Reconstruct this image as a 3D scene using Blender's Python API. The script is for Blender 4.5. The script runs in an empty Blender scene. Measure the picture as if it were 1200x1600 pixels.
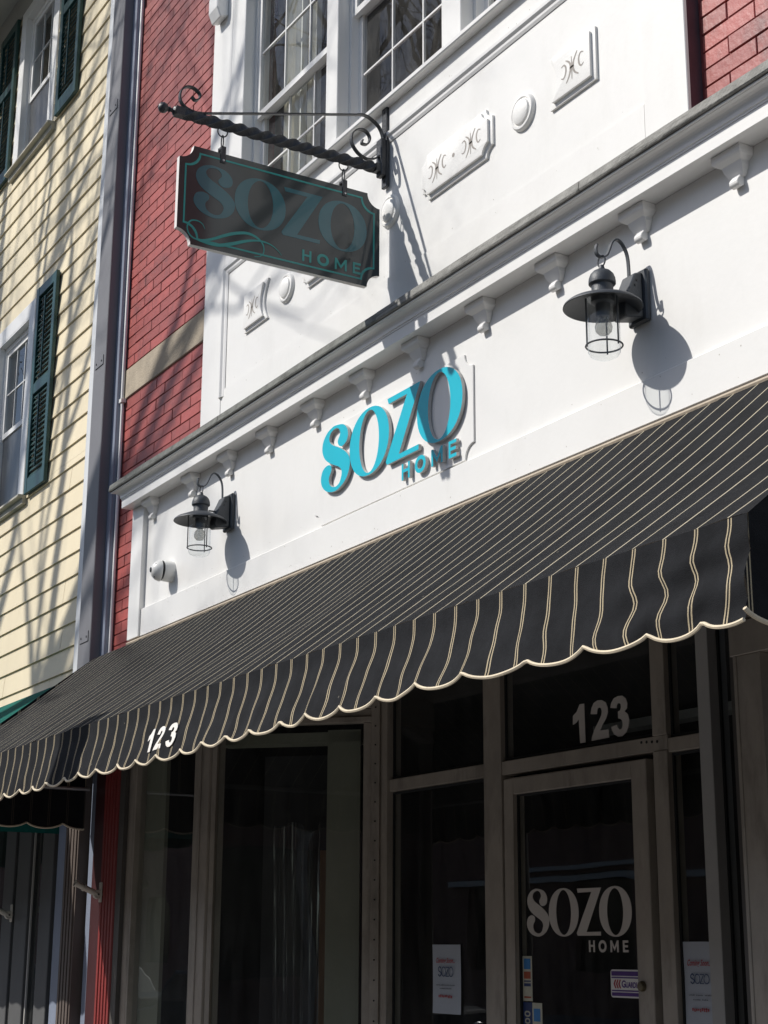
import bpy, bmesh, math, random
from mathutils import Vector, Matrix

random.seed(7)
C = bpy.context.scene.collection

# ------------------------------------------------------------------ camera
cam_d = bpy.data.cameras.new("camera")
cam = bpy.data.objects.new("camera", cam_d)
C.objects.link(cam)
CAM = Vector((0.0, -3.36, 1.45))
R0 = Vector((0.5101573, 0.86006597, 0.0051049))
R1 = Vector((0.22505938, -0.13922024, 0.96434745))
R2 = Vector((-0.83011313, 0.49081999, 0.26459014))
cam.matrix_world = Matrix(((R0.x, R1.x, -R2.x, CAM.x), (R0.y, R1.y, -R2.y, CAM.y), (R0.z, R1.z, -R2.z, CAM.z), (0, 0, 0, 1)))
cam_d.sensor_fit = 'HORIZONTAL'
cam_d.sensor_width = 36.0
cam_d.lens = 36.0 * 2493.34 / 1200.0
cam_d.clip_start = 0.05
cam_d.clip_end = 2000.0
bpy.context.scene.camera = cam

# ------------------------------------------------------------------ sky and sun
SUN = Vector((-0.535, -1.0, 1.07)).normalized()
elev = math.asin(SUN.z)
azim = math.atan2(SUN.x, SUN.y)
world = bpy.data.worlds.new("World")
bpy.context.scene.world = world
world.use_nodes = True
wn = world.node_tree.nodes
sky = wn.new('ShaderNodeTexSky')
sky.sky_type = 'NISHITA'
sky.sun_disc = False
sky.sun_elevation = elev
sky.sun_rotation = azim % (2 * math.pi)
sky.air_density = 1.0
sky.dust_density = 1.2
wn['Background'].inputs['Strength'].default_value = 0.11
world.node_tree.links.new(sky.outputs[0], wn['Background'].inputs['Color'])
sl = bpy.data.lights.new("sun", 'SUN')
sl.energy = 4.45
sl.angle = math.radians(0.53)
sl.color = (1.0, 0.968, 0.915)
so = bpy.data.objects.new("sun", sl)
C.objects.link(so)
so.rotation_euler = (-SUN).to_track_quat('-Z', 'Y').to_euler()
so.location = (-10, -20, 25)
vs = bpy.context.scene.view_settings
vs.view_transform = 'Standard'
vs.look = 'None'
vs.exposure = 0.0
vs.gamma = 1.0
vs.use_curve_mapping = False
cy = bpy.context.scene.cycles
cy.max_bounces = 8
cy.diffuse_bounces = 4
cy.glossy_bounces = 4
cy.transmission_bounces = 8
cy.transparent_max_bounces = 16
cy.caustics_reflective = False
cy.caustics_refractive = False
cy.use_denoising = True

# ------------------------------------------------------------------ materials
def nodes(m):
    m.use_nodes = True
    return m.node_tree.nodes, m.node_tree.links

def N(nd, t, **kw):
    n = nd.new(t)
    for k, v in kw.items():
        setattr(n, k, v)
    return n

def paint(name, col, rough=0.5, var=0.08, scale=3.0, streak=0.0, bump=0.0, bscale=60.0, spec=0.5, metal=0.0,
          dirt=None, dirt_amt=0.0, dirt_scale=6.0, objvar=0.0, coat=0.0, dirt_stretch=(1, 1, 1)):
    m = bpy.data.materials.new(name)
    nd, lk = nodes(m)
    b = nd['Principled BSDF']
    b.inputs['Roughness'].default_value = rough
    b.inputs['Metallic'].default_value = metal
    b.inputs['Specular IOR Level'].default_value = spec
    b.inputs['Coat Weight'].default_value = coat
    geo = N(nd, 'ShaderNodeNewGeometry')
    mp = N(nd, 'ShaderNodeMapping')
    lk.new(geo.outputs['Position'], mp.inputs['Vector'])
    mp.inputs['Scale'].default_value = (1, 1, 1.0 - 0.85 * streak)
    nz = N(nd, 'ShaderNodeTexNoise')
    nz.inputs['Scale'].default_value = scale
    nz.inputs['Detail'].default_value = 6
    nz.inputs['Roughness'].default_value = 0.65
    lk.new(mp.outputs[0], nz.inputs['Vector'])
    mr = N(nd, 'ShaderNodeMapRange')
    mr.inputs['From Min'].default_value = 0.3
    mr.inputs['From Max'].default_value = 0.7
    mr.inputs['To Min'].default_value = 1 - var
    mr.inputs['To Max'].default_value = 1 + var
    lk.new(nz.outputs['Fac'], mr.inputs['Value'])
    val = mr.outputs[0]
    if objvar:
        oi = N(nd, 'ShaderNodeObjectInfo')
        m2 = N(nd, 'ShaderNodeMapRange')
        m2.inputs['To Min'].default_value = 1 - objvar
        m2.inputs['To Max'].default_value = 1 + objvar
        lk.new(oi.outputs['Random'], m2.inputs['Value'])
        mu = N(nd, 'ShaderNodeMath', operation='MULTIPLY')
        lk.new(val, mu.inputs[0]); lk.new(m2.outputs[0], mu.inputs[1])
        val = mu.outputs[0]
    vm = N(nd, 'ShaderNodeVectorMath', operation='SCALE')
    vm.inputs[0].default_value = col
    lk.new(val, vm.inputs['Scale'])
    out = vm.outputs[0]
    if dirt is not None:
        mp2 = N(nd, 'ShaderNodeMapping')
        mp2.inputs['Scale'].default_value = dirt_stretch
        lk.new(geo.outputs['Position'], mp2.inputs['Vector'])
        n2 = N(nd, 'ShaderNodeTexNoise')
        n2.inputs['Scale'].default_value = dirt_scale
        n2.inputs['Detail'].default_value = 8
        n2.inputs['Roughness'].default_value = 0.7
        lk.new(mp2.outputs[0], n2.inputs['Vector'])
        r2 = N(nd, 'ShaderNodeMapRange')
        r2.inputs['From Min'].default_value = 0.52
        r2.inputs['From Max'].default_value = 0.72
        r2.inputs['To Max'].default_value = dirt_amt
        lk.new(n2.outputs['Fac'], r2.inputs['Value'])
        mx = N(nd, 'ShaderNodeMix', data_type='RGBA')
        lk.new(r2.outputs[0], mx.inputs['Factor'])
        lk.new(out, mx.inputs['A'])
        mx.inputs['B'].default_value = (*dirt, 1)
        out = mx.outputs['Result']
    lk.new(out, b.inputs['Base Color'])
    if bump:
        n3 = N(nd, 'ShaderNodeTexNoise')
        n3.inputs['Scale'].default_value = bscale
        n3.inputs['Detail'].default_value = 5
        lk.new(geo.outputs['Position'], n3.inputs['Vector'])
        bp = N(nd, 'ShaderNodeBump')
        bp.inputs['Strength'].default_value = bump
        bp.inputs['Distance'].default_value = 0.01
        lk.new(n3.outputs['Fac'], bp.inputs['Height'])
        lk.new(bp.outputs[0], b.inputs['Normal'])
    return m

def glass(name, tint=(0.82, 0.86, 0.86), ior=1.5, rough=0.0, dust=0.0):
    m = bpy.data.materials.new(name)
    nd, lk = nodes(m)
    nd.remove(nd['Principled BSDF'])
    out = nd['Material Output']
    tr = N(nd, 'ShaderNodeBsdfTransparent')
    tr.inputs['Color'].default_value = (*tint, 1)
    gl = N(nd, 'ShaderNodeBsdfGlossy')
    gl.inputs['Roughness'].default_value = rough
    gl.inputs['Color'].default_value = (0.95, 0.97, 1, 1)
    geo = N(nd, 'ShaderNodeNewGeometry')
    dt = N(nd, 'ShaderNodeVectorMath', operation='DOT_PRODUCT')
    lk.new(geo.outputs['Incoming'], dt.inputs[0]); lk.new(geo.outputs['Normal'], dt.inputs[1])
    ab = N(nd, 'ShaderNodeMath', operation='ABSOLUTE')
    lk.new(dt.outputs['Value'], ab.inputs[0])
    om = N(nd, 'ShaderNodeMath', operation='SUBTRACT')
    om.inputs[0].default_value = 1.0
    lk.new(ab.outputs[0], om.inputs[1])
    pw = N(nd, 'ShaderNodeMath', operation='POWER')
    pw.inputs[1].default_value = 5.0
    lk.new(om.outputs[0], pw.inputs[0])
    f0 = ((ior - 1) / (ior + 1)) ** 2
    fr = N(nd, 'ShaderNodeMath', operation='MULTIPLY_ADD')
    fr.inputs[1].default_value = 1 - f0
    fr.inputs[2].default_value = f0
    lk.new(pw.outputs[0], fr.inputs[0])
    mx = N(nd, 'ShaderNodeMixShader')
    lk.new(fr.outputs[0], mx.inputs[0]); lk.new(tr.outputs[0], mx.inputs[1]); lk.new(gl.outputs[0], mx.inputs[2])
    res = mx.outputs[0]
    nz = N(nd, 'ShaderNodeTexNoise')
    nz.inputs['Scale'].default_value = 1.7
    nz.inputs['Detail'].default_value = 2
    lk.new(geo.outputs['Position'], nz.inputs['Vector'])
    bp = N(nd, 'ShaderNodeBump')
    bp.inputs['Strength'].default_value = 0.12
    bp.inputs['Distance'].default_value = 0.01
    lk.new(nz.outputs['Fac'], bp.inputs['Height'])
    lk.new(bp.outputs[0], gl.inputs['Normal'])
    if dust:
        df = N(nd, 'ShaderNodeBsdfDiffuse')
        df.inputs['Color'].default_value = (0.6, 0.58, 0.54, 1)
        mp = N(nd, 'ShaderNodeMapping')
        mp.inputs['Scale'].default_value = (5, 5, 1.2)
        lk.new(geo.outputs['Position'], mp.inputs['Vector'])
        n2 = N(nd, 'ShaderNodeTexNoise')
        n2.inputs['Scale'].default_value = 2.5
        n2.inputs['Detail'].default_value = 8
        n2.inputs['Roughness'].default_value = 0.75
        lk.new(mp.outputs[0], n2.inputs['Vector'])
        r2 = N(nd, 'ShaderNodeMapRange')
        r2.inputs['From Min'].default_value = 0.35
        r2.inputs['From Max'].default_value = 0.75
        r2.inputs['To Max'].default_value = dust
        lk.new(n2.outputs['Fac'], r2.inputs['Value'])
        m3 = N(nd, 'ShaderNodeMixShader')
        lk.new(r2.outputs[0], m3.inputs[0]); lk.new(res, m3.inputs[1]); lk.new(df.outputs[0], m3.inputs[2])
        res = m3.outputs[0]
    lk.new(res, out.inputs['Surface'])
    return m

def canvas(name, base, line, stripes=True, gap=0.047, half=0.027):
    m = bpy.data.materials.new(name)
    nd, lk = nodes(m)
    b = nd['Principled BSDF']
    b.inputs['Roughness'].default_value = 0.85
    b.inputs['Specular IOR Level'].default_value = 0.12
    geo = N(nd, 'ShaderNodeNewGeometry')
    nz = N(nd, 'ShaderNodeTexNoise')
    nz.inputs['Scale'].default_value = 9
    nz.inputs['Detail'].default_value = 8
    nz.inputs['Roughness'].default_value = 0.7
    lk.new(geo.outputs['Position'], nz.inputs['Vector'])
    mr = N(nd, 'ShaderNodeMapRange')
    mr.inputs['From Min'].default_value = 0.3
    mr.inputs['From Max'].default_value = 0.75
    mr.inputs['To Min'].default_value = 0.72
    mr.inputs['To Max'].default_value = 1.55
    lk.new(nz.outputs['Fac'], mr.inputs['Value'])
    vm = N(nd, 'ShaderNodeVectorMath', operation='SCALE')
    vm.inputs[0].default_value = base
    lk.new(mr.outputs[0], vm.inputs['Scale'])
    col = vm.outputs[0]
    # pale lint and dust specks
    n4 = N(nd, 'ShaderNodeTexVoronoi')
    n4.inputs['Scale'].default_value = 9
    lk.new(geo.outputs['Position'], n4.inputs['Vector'])
    l4 = N(nd, 'ShaderNodeMath', operation='LESS_THAN')
    l4.inputs[1].default_value = 0.035
    lk.new(n4.outputs['Distance'], l4.inputs[0])
    s4 = N(nd, 'ShaderNodeMath', operation='MULTIPLY')
    s4.inputs[1].default_value = 0.35
    lk.new(l4.outputs[0], s4.inputs[0])
    m4 = N(nd, 'ShaderNodeMix', data_type='RGBA')
    lk.new(s4.outputs[0], m4.inputs['Factor']); lk.new(col, m4.inputs['A'])
    m4.inputs['B'].default_value = (0.3, 0.27, 0.22, 1)
    col = m4.outputs['Result']
    if stripes:
        uv = N(nd, 'ShaderNodeUVMap')
        sx = N(nd, 'ShaderNodeSeparateXYZ')
        lk.new(uv.outputs[0], sx.inputs[0])
        fr = N(nd, 'ShaderNodeMath', operation='FRACT')
        lk.new(sx.outputs['X'], fr.inputs[0])
        s5 = N(nd, 'ShaderNodeMath', operation='SUBTRACT')
        s5.inputs[1].default_value = 0.5
        lk.new(fr.outputs[0], s5.inputs[0])
        ab = N(nd, 'ShaderNodeMath', operation='ABSOLUTE')
        lk.new(s5.outputs[0], ab.inputs[0])
        # |d| within [0.020, 0.074] of one repeat (10.85 cm): two woven lines
        s6 = N(nd, 'ShaderNodeMath', operation='SUBTRACT')
        s6.inputs[1].default_value = gap
        lk.new(ab.outputs[0], s6.inputs[0])
        a2 = N(nd, 'ShaderNodeMath', operation='ABSOLUTE')
        lk.new(s6.outputs[0], a2.inputs[0])
        lt = N(nd, 'ShaderNodeMath', operation='LESS_THAN')
        lt.inputs[1].default_value = half
        lk.new(a2.outputs[0], lt.inputs[0])
        mx = N(nd, 'ShaderNodeMix', data_type='RGBA')
        lk.new(lt.outputs[0], mx.inputs['Factor']); lk.new(col, mx.inputs['A'])
        mx.inputs['B'].default_value = (*line, 1)
        col = mx.outputs['Result']
    lk.new(col, b.inputs['Base Color'])
    wv = N(nd, 'ShaderNodeTexNoise')
    wv.inputs['Scale'].default_value = 420
    lk.new(geo.outputs['Position'], wv.inputs['Vector'])
    n7 = N(nd, 'ShaderNodeTexNoise')
    n7.inputs['Scale'].default_value = 7
    n7.inputs['Detail'].default_value = 4
    lk.new(geo.outputs['Position'], n7.inputs['Vector'])
    ad = N(nd, 'ShaderNodeMath', operation='MULTIPLY_ADD')
    ad.inputs[1].default_value = 6.0
    lk.new(n7.outputs['Fac'], ad.inputs[0]); lk.new(wv.outputs['Fac'], ad.inputs[2])
    bp = N(nd, 'ShaderNodeBump')
    bp.inputs['Strength'].default_value = 0.3
    bp.inputs['Distance'].default_value = 0.004
    lk.new(ad.outputs[0], bp.inputs['Height'])
    lk.new(bp.outputs[0], b.inputs['Normal'])
    return m

MT = {}
MT['white'] = paint('white_paint', (0.80, 0.79, 0.765), 0.42, 0.025, 2.0, 0.5, 0.06, 35, dirt=(0.55, 0.53, 0.49), dirt_amt=0.16, dirt_scale=5, dirt_stretch=(1, 1, 0.3))
MT['white_trim'] = paint('white_trim_paint', (0.80, 0.79, 0.77), 0.38, 0.03, 4.0, 0.0, 0.05, 50)
MT['plaster'] = paint('plaque_plaster', (0.79, 0.78, 0.755), 0.55, 0.03, 30, 0.0, 0.14, 140)
MT['carve'] = paint('carved_groove', (0.36, 0.33, 0.30), 0.8, 0.2, 30)
MT['weather'] = paint('weathered_drip_board', (0.17, 0.175, 0.16), 0.85, 0.35, 14, 0, 0.5, 80, dirt=(0.035, 0.035, 0.03), dirt_amt=0.85, dirt_scale=11, dirt_stretch=(0.35, 3, 3))
MT['weather_pale'] = paint('bleached_drip_board', (0.27, 0.265, 0.245), 0.85, 0.25, 14, 0, 0.5, 80, dirt=(0.05, 0.05, 0.045), dirt_amt=0.9, dirt_scale=12, dirt_stretch=(0.25, 3, 4))
MT['brick'] = paint('painted_brick', (0.345, 0.064, 0.053), 0.5, 0.12, 16, 0, 0.18, 45, objvar=0.16, dirt=(0.11, 0.035, 0.035), dirt_amt=0.7, dirt_scale=7, spec=0.75)
MT['mortar'] = paint('painted_mortar', (0.235, 0.048, 0.042), 0.7, 0.3, 25, 0, 0.5, 90)
MT['redpaint'] = paint('red_pilaster_paint', (0.26, 0.038, 0.034), 0.45, 0.12, 12, 0.6, 0.2, 70)
MT['edge'] = paint('brown_edge_paint', (0.11, 0.075, 0.085), 0.6, 0.2, 10)
MT['stone'] = paint('sandstone', (0.40, 0.335, 0.25), 0.85, 0.16, 7, 0.3, 0.35, 90, dirt=(0.22, 0.19, 0.15), dirt_amt=0.5, dirt_scale=8)
MT['yellow'] = paint('yellow_siding_paint', (0.78, 0.675, 0.47), 0.5, 0.05, 3, 0.8, 0.06, 50, objvar=0.045, dirt=(0.55, 0.50, 0.38), dirt_amt=0.30, dirt_scale=3.5, dirt_stretch=(1, 1, 0.15))
MT['siding_back'] = paint('siding_backing', (0.10, 0.08, 0.05), 0.9, 0.1)
MT['green'] = paint('shutter_green', (0.012, 0.055, 0.052), 0.35, 0.15, 14, 0, 0.12, 60)
MT['sill_tan'] = paint('sill_tan', (0.42, 0.40, 0.33), 0.6, 0.1, 10)
MT['grey_metal'] = paint('grey_flashing_metal', (0.17, 0.168, 0.18), 0.55, 0.07, 8, 0.8, 0.06, 30)
MT['shade_blue'] = paint('shade_blue_trim', (0.22, 0.25, 0.32), 0.5, 0.08, 8, 0.5)  # sky-tinted shade on the trim is put into this blue
MT['soffit'] = paint('soffit_paint', (0.32, 0.32, 0.30), 0.7, 0.1, 4)
MT['iron'] = paint('black_iron', (0.022, 0.024, 0.028), 0.42, 0.25, 40, 0, 0.3, 130, spec=0.6)
MT['lantern'] = paint('lantern_charcoal', (0.055, 0.062, 0.072), 0.5, 0.12, 30, 0, 0.15, 200)
MT['steel'] = paint('galvanised_steel', (0.55, 0.55, 0.55), 0.35, 0.1, 30, metal=0.8)
MT['sign_black'] = paint('sign_board_black', (0.034, 0.043, 0.045), 0.09, 0.10, 6, 0, 0.0, spec=0.55)
MT['sign_white'] = paint('sign_edge_white', (0.78, 0.75, 0.72), 0.5, 0.05, 10)
MT['sign_teal'] = paint('sign_teal_dull', (0.018, 0.110, 0.135), 0.14, 0.06, 8, coat=0.3)
MT['sign_aqua'] = paint('sign_aqua_line', (0.020, 0.27, 0.25), 0.2, 0.05, 8)
MT['cyan'] = paint('letter_cyan', (0.0015, 0.47, 0.60), 0.4, 0.03, 8)
MT['letter_side'] = paint('letter_side_grey', (0.55, 0.54, 0.52), 0.6, 0.08, 14)
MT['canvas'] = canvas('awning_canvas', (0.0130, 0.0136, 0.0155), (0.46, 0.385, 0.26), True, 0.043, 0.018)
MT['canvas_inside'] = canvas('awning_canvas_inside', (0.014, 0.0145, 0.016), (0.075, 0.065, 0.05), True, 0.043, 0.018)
MT['canvas_top'] = canvas('awning_canvas_top', (0.0120, 0.0125, 0.0140), (0.50, 0.445, 0.33), True, 0.0, 0.026)
MT['binding'] = paint('awning_binding', (0.70, 0.60, 0.44), 0.8, 0.1, 40)
MT['green_canvas'] = canvas('green_awning_canvas', (0.006, 0.095, 0.075), (0.5, 0.4, 0.3), False)
MT['tan_board'] = paint('weathered_tan_board', (0.42, 0.35, 0.265), 0.7, 0.12, 12, 0, 0.2, 60)
MT['numeral'] = paint('white_vinyl', (0.80, 0.76, 0.70), 0.5, 0.03, 10)
MT['decal'] = paint('white_decal', (0.62, 0.56, 0.50), 0.6, 0.03, 10)
MT['bronze'] = paint('beige_storefront_frame', (0.36, 0.31, 0.255), 0.5, 0.16, 9, 0.6, 0.10, 40, dirt=(0.12, 0.10, 0.08), dirt_amt=0.7, dirt_scale=7, dirt_stretch=(1, 1, .25))
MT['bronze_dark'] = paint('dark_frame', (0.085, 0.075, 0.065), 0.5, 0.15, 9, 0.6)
MT['olive'] = paint('olive_partition', (0.29, 0.28, 0.21), 0.8, 0.06, 5)
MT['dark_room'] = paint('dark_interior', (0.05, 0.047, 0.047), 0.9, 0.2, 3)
MT['ceiling_in'] = paint('recess_soffit', (0.30, 0.25, 0.20), 0.8, 0.1, 4)
MT['curtain'] = paint('cream_curtain', (0.80, 0.76, 0.67), 0.9, 0.1, 6, 0.8)
MT['rubber'] = paint('black_gasket', (0.012, 0.012, 0.012), 0.7, 0.1)
MT['paper'] = paint('white_paper', (0.46, 0.48, 0.52), 0.7, 0.03, 12)
MT['ink_red'] = paint('red_ink', (0.40, 0.05, 0.06), 0.7, 0.05)
MT['ink_blue'] = paint('navy_ink', (0.03, 0.06, 0.14), 0.7, 0.05)
MT['ink_grey'] = paint('grey_ink', (0.18, 0.19, 0.21), 0.7, 0.1)
MT['st_blue'] = paint('sticker_blue', (0.05, 0.22, 0.50), 0.4, 0.1, 30)
MT['st_navy'] = paint('sticker_navy', (0.03, 0.05, 0.14), 0.4, 0.1, 30)
MT['st_red'] = paint('sticker_red', (0.40, 0.09, 0.04), 0.4, 0.1, 30)
MT['st_purple'] = paint('sticker_purple', (0.09, 0.03, 0.20), 0.4, 0.1, 30)
MT['st_cream'] = paint('sticker_cream', (0.55, 0.52, 0.40), 0.4, 0.1, 30)
MT['brass'] = paint('old_brass', (0.16, 0.13, 0.08), 0.4, 0.2, 30, metal=0.6)
MT['cam_white'] = paint('camera_white', (0.74, 0.74, 0.72), 0.35, 0.02, 10)
MT['black'] = paint('lens_black', (0.006, 0.006, 0.007), 0.12, 0.1)
MT['flagbeige'] = paint('cast_beige', (0.60, 0.55, 0.47), 0.45, 0.08, 20)
MT['bulb'] = glass('frosted_bulb', (0.75, 0.75, 0.73), 1.45, 0.3, 0.0)
_nt = MT['bulb'].node_tree
_d = _nt.nodes.new('ShaderNodeBsdfDiffuse'); _d.inputs['Color'].default_value = (0.7, 0.7, 0.68, 1)
_m = _nt.nodes.new('ShaderNodeMixShader'); _m.inputs[0].default_value = 0.22
_o = _nt.nodes['Material Output']; _src = _o.inputs['Surface'].links[0].from_socket
_nt.links.new(_src, _m.inputs[1]); _nt.links.new(_d.outputs[0], _m.inputs[2]); _nt.links.new(_m.outputs[0], _o.inputs['Surface'])
MT['concrete'] = paint('sidewalk_concrete', (0.195, 0.195, 0.198), 0.85, 0.10, 2, 0, 0.3, 60)
MT['asphalt'] = paint('asphalt', (0.05, 0.05, 0.052), 0.9, 0.2, 5, 0, 0.4, 80)
MT['kerb'] = paint('granite_kerb', (0.34, 0.33, 0.32), 0.8, 0.12, 12)
MT['line'] = paint('road_paint', (0.7, 0.68, 0.6), 0.7, 0.1, 12)
MT['far_brick'] = paint('old_brick_wall', (0.26, 0.14, 0.11), 0.85, 0.2, 5)
MT['far_trim'] = paint('far_trim', (0.45, 0.43, 0.40), 0.8, 0.08)
MT['bark'] = paint('tree_bark', (0.085, 0.070, 0.055), 0.9, 0.3, 14, 0.6, 0.6, 40)
MT['bark_pale'] = paint('pale_bark', (0.62, 0.58, 0.50), 0.8, 0.35, 9, 0.6, 0.4, 40, dirt=(0.2, 0.17, 0.13), dirt_amt=0.8, dirt_scale=6, dirt_stretch=(1, 1, .3))
MT['car'] = paint('car_paint', (0.014, 0.018, 0.022), 0.5, 0.05, 3, spec=0.3)
MT['tyre'] = paint('tyre_rubber', (0.02, 0.02, 0.02), 0.8, 0.1)
MT['tube'] = paint('lamp_diffuser', (0.55, 0.55, 0.52), 0.6, 0.05)
GL_UP = glass('window_glass', (0.80, 0.84, 0.86), 1.52, 0.0, 0.035)
MT['screen'] = glass('insect_screen', (0.42, 0.43, 0.45), 1.15, 0.3, 0.12)
GL_ST = glass('shop_glass', (0.84, 0.87, 0.86), 1.52, 0.0, 0.06)
GL_W = glass('sash_glass', (0.80, 0.83, 0.84), 1.33, 0.0, 0.13)
GL_LAMP = glass('lantern_glass', (0.97, 0.98, 0.98), 1.5, 0.0, 0.07)

# ------------------------------------------------------------------ mesh helpers
WORLD = {}          # object -> world location of its origin

class M:
    def __init__(s):
        s.v, s.f, s.mi, s.uv = [], [], [], {}
    def add(s, vs_, fs, mi=0):
        o = len(s.v)
        s.v += [tuple(map(float, p)) for p in vs_]
        for q in fs:
            s.f.append(tuple(o + i for i in q)); s.mi.append(mi)
        return s
    def box(s, x0, x1, y0, y1, z0, z1, mi=0):
        if x0 > x1: x0, x1 = x1, x0
        if y0 > y1: y0, y1 = y1, y0
        if z0 > z1: z0, z1 = z1, z0
        return s.add([(x0, y0, z0), (x1, y0, z0), (x1, y1, z0), (x0, y1, z0), (x0, y0, z1), (x1, y0, z1), (x1, y1, z1), (x0, y1, z1)],
                     [(0, 3, 2, 1), (4, 5, 6, 7), (0, 1, 5, 4), (1, 2, 6, 5), (2, 3, 7, 6), (3, 0, 4, 7)], mi)
    def hexa(s, p8, mi=0):
        return s.add(p8, [(0, 3, 2, 1), (4, 5, 6, 7), (0, 1, 5, 4), (1, 2, 6, 5), (2, 3, 7, 6), (3, 0, 4, 7)], mi)
    def prism(s, pts, plane, d0, d1, mi=0, cap=None):
        """pts 2D; plane 'xz' extrudes along y, 'yz' along x, 'xy' along z. d0 is the front cap (material cap)."""
        a = 0.0
        for i in range(len(pts)):
            p, q = pts[i], pts[(i + 1) % len(pts)]
            a += p[0] * q[1] - q[0] * p[1]
        if a < 0: pts = pts[::-1]
        def P(p, d):
            return (p[0], d, p[1]) if plane == 'xz' else ((d, p[0], p[1]) if plane == 'yz' else (p[0], p[1], d))
        n = len(pts)
        s.add([P(p, d0) for p in pts], [tuple(range(n))], mi if cap is None else cap)
        s.add([P(p, d1) for p in pts], [tuple(reversed(range(n)))], mi)
        s.add([P(p, d0) for p in pts] + [P(p, d1) for p in pts], [(i, n + i, n + (i + 1) % n, (i + 1) % n) for i in range(n)], mi)
        return s
    def annulus(s, po, pi_, plane, d0, d1, mi=0, cap=None):
        def P(p, d):
            return (p[0], d, p[1]) if plane == 'xz' else ((d, p[0], p[1]) if plane == 'yz' else (p[0], p[1], d))
        n = len(po)
        for d, m_ in ((d0, mi if cap is None else cap), (d1, mi)):
            s.add([P(p, d) for p in po] + [P(p, d) for p in pi_], [(i, (i + 1) % n, n + (i + 1) % n, n + i) for i in range(n)], m_)
        for ring in (po, pi_):
            s.add([P(p, d0) for p in ring] + [P(p, d1) for p in ring], [(i, n + i, n + (i + 1) % n, (i + 1) % n) for i in range(n)], mi)
        return s
    def tube(s, path, r, n=8, closed=False, mi=0, flat=None, caps=True):
        P = [Vector(p) for p in path]
        m = len(P)
        rr = r if isinstance(r, (list, tuple)) else [r] * m
        up = None
        rings = []
        for i in range(m):
            if closed: t = P[(i + 1) % m] - P[i - 1]
            else: t = P[min(i + 1, m - 1)] - P[max(i - 1, 0)]
            if t.length < 1e-9: t = Vector((0, 0, 1))
            t.normalize()
            if up is None:
                up = t.orthogonal().normalized() if flat is None else (Vector(flat) - t * t.dot(Vector(flat))).normalized()
            else:
                u = up - t * up.dot(t)
                up = u.normalized() if u.length > 1e-6 else t.orthogonal().normalized()
            if flat is not None:
                u = Vector(flat) - t * t.dot(Vector(flat))
                if u.length > 1e-6: up = u.normalized()
            w = t.cross(up)
            rings.append([(P[i] + (up * math.cos(2 * math.pi * k / n) + w * math.sin(2 * math.pi * k / n)) * rr[i]) for k in range(n)])
        o = [p for ring in rings for p in ring]
        fs = []
        for i in range(m if closed else m - 1):
            j = (i + 1) % m
            for k in range(n):
                fs.append((i * n + k, i * n + (k + 1) % n, j * n + (k + 1) % n, j * n + k))
        if not closed and caps:
            fs.append(tuple(reversed(range(n)))); fs.append(tuple((m - 1) * n + k for k in range(n)))
        return s.add(o, fs, mi)
    def strap(s, path, w, t, side, mi=0):
        """flat bar: path points, width w along `side`, thickness t in the plane"""
        P = [Vector(p) for p in path]
        sd = Vector(side).normalized()
        m = len(P)
        vs_ = []
        for i in range(m):
            tt = (P[min(i + 1, m - 1)] - P[max(i - 1, 0)]).normalized()
            nn = tt.cross(sd).normalized()
            for a, b in ((-1, -1), (1, -1), (1, 1), (-1, 1)):
                vs_.append(P[i] + sd * (a * w / 2) + nn * (b * t / 2))
        fs = [(3, 2, 1, 0), tuple((m - 1) * 4 + k for k in range(4))]
        for i in range(m - 1):
            for k in range(4):
                fs.append((i * 4 + k, i * 4 + (k + 1) % 4, (i + 1) * 4 + (k + 1) % 4, (i + 1) * 4 + k))
        return s.add(vs_, fs, mi)
    def lathe(s, prof, c, n=24, axis=(0, 0, 1), mi=0):
        ax = Vector(axis).normalized()
        u = ax.orthogonal().normalized(); w = ax.cross(u)
        c = Vector(c)
        vs_ = []
        for r, h in prof:
            for k in range(n):
                a = 2 * math.pi * k / n
                vs_.append(c + ax * h + (u * math.cos(a) + w * math.sin(a)) * r)
        fs = []
        for i in range(len(prof) - 1):
            for k in range(n):
                fs.append((i * n + k, i * n + (k + 1) % n, (i + 1) * n + (k + 1) % n, (i + 1) * n + k))
        if prof[0][0] > 1e-5: fs.append(tuple(reversed(range(n))))
        if prof[-1][0] > 1e-5: fs.append(tuple((len(prof) - 1) * n + k for k in range(n)))
        return s.add(vs_, fs, mi)
    def mesh(s, name, org, mats, bevel=0, smooth=False, seg=1):
        me = bpy.data.meshes.new(name)
        o = Vector(org)
        me.from_pydata([Vector(p) - o for p in s.v], [], s.f)
        for m_ in mats: me.materials.append(m_)
        if any(s.mi):
            me.polygons.foreach_set('material_index', s.mi)
        bm = bmesh.new(); bm.from_mesh(me)
        bmesh.ops.remove_doubles(bm, verts=bm.verts, dist=1e-6)
        if all(len(e.link_faces) == 2 for e in bm.edges): bmesh.ops.recalc_face_normals(bm, faces=bm.faces)
        if bevel:
            es = [e for e in bm.edges if len(e.link_faces) == 2 and e.calc_face_angle(0) > 0.6]
            bmesh.ops.bevel(bm, geom=es, offset=bevel, segments=seg, affect='EDGES', profile=0.5, clamp_overlap=True)
        bm.to_mesh(me); bm.free()
        if smooth:
            me.polygons.foreach_set('use_smooth', [True] * len(me.polygons))
            try: me.set_sharp_from_angle(angle=math.radians(40))
            except Exception: pass
        me.update()
        return me
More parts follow.
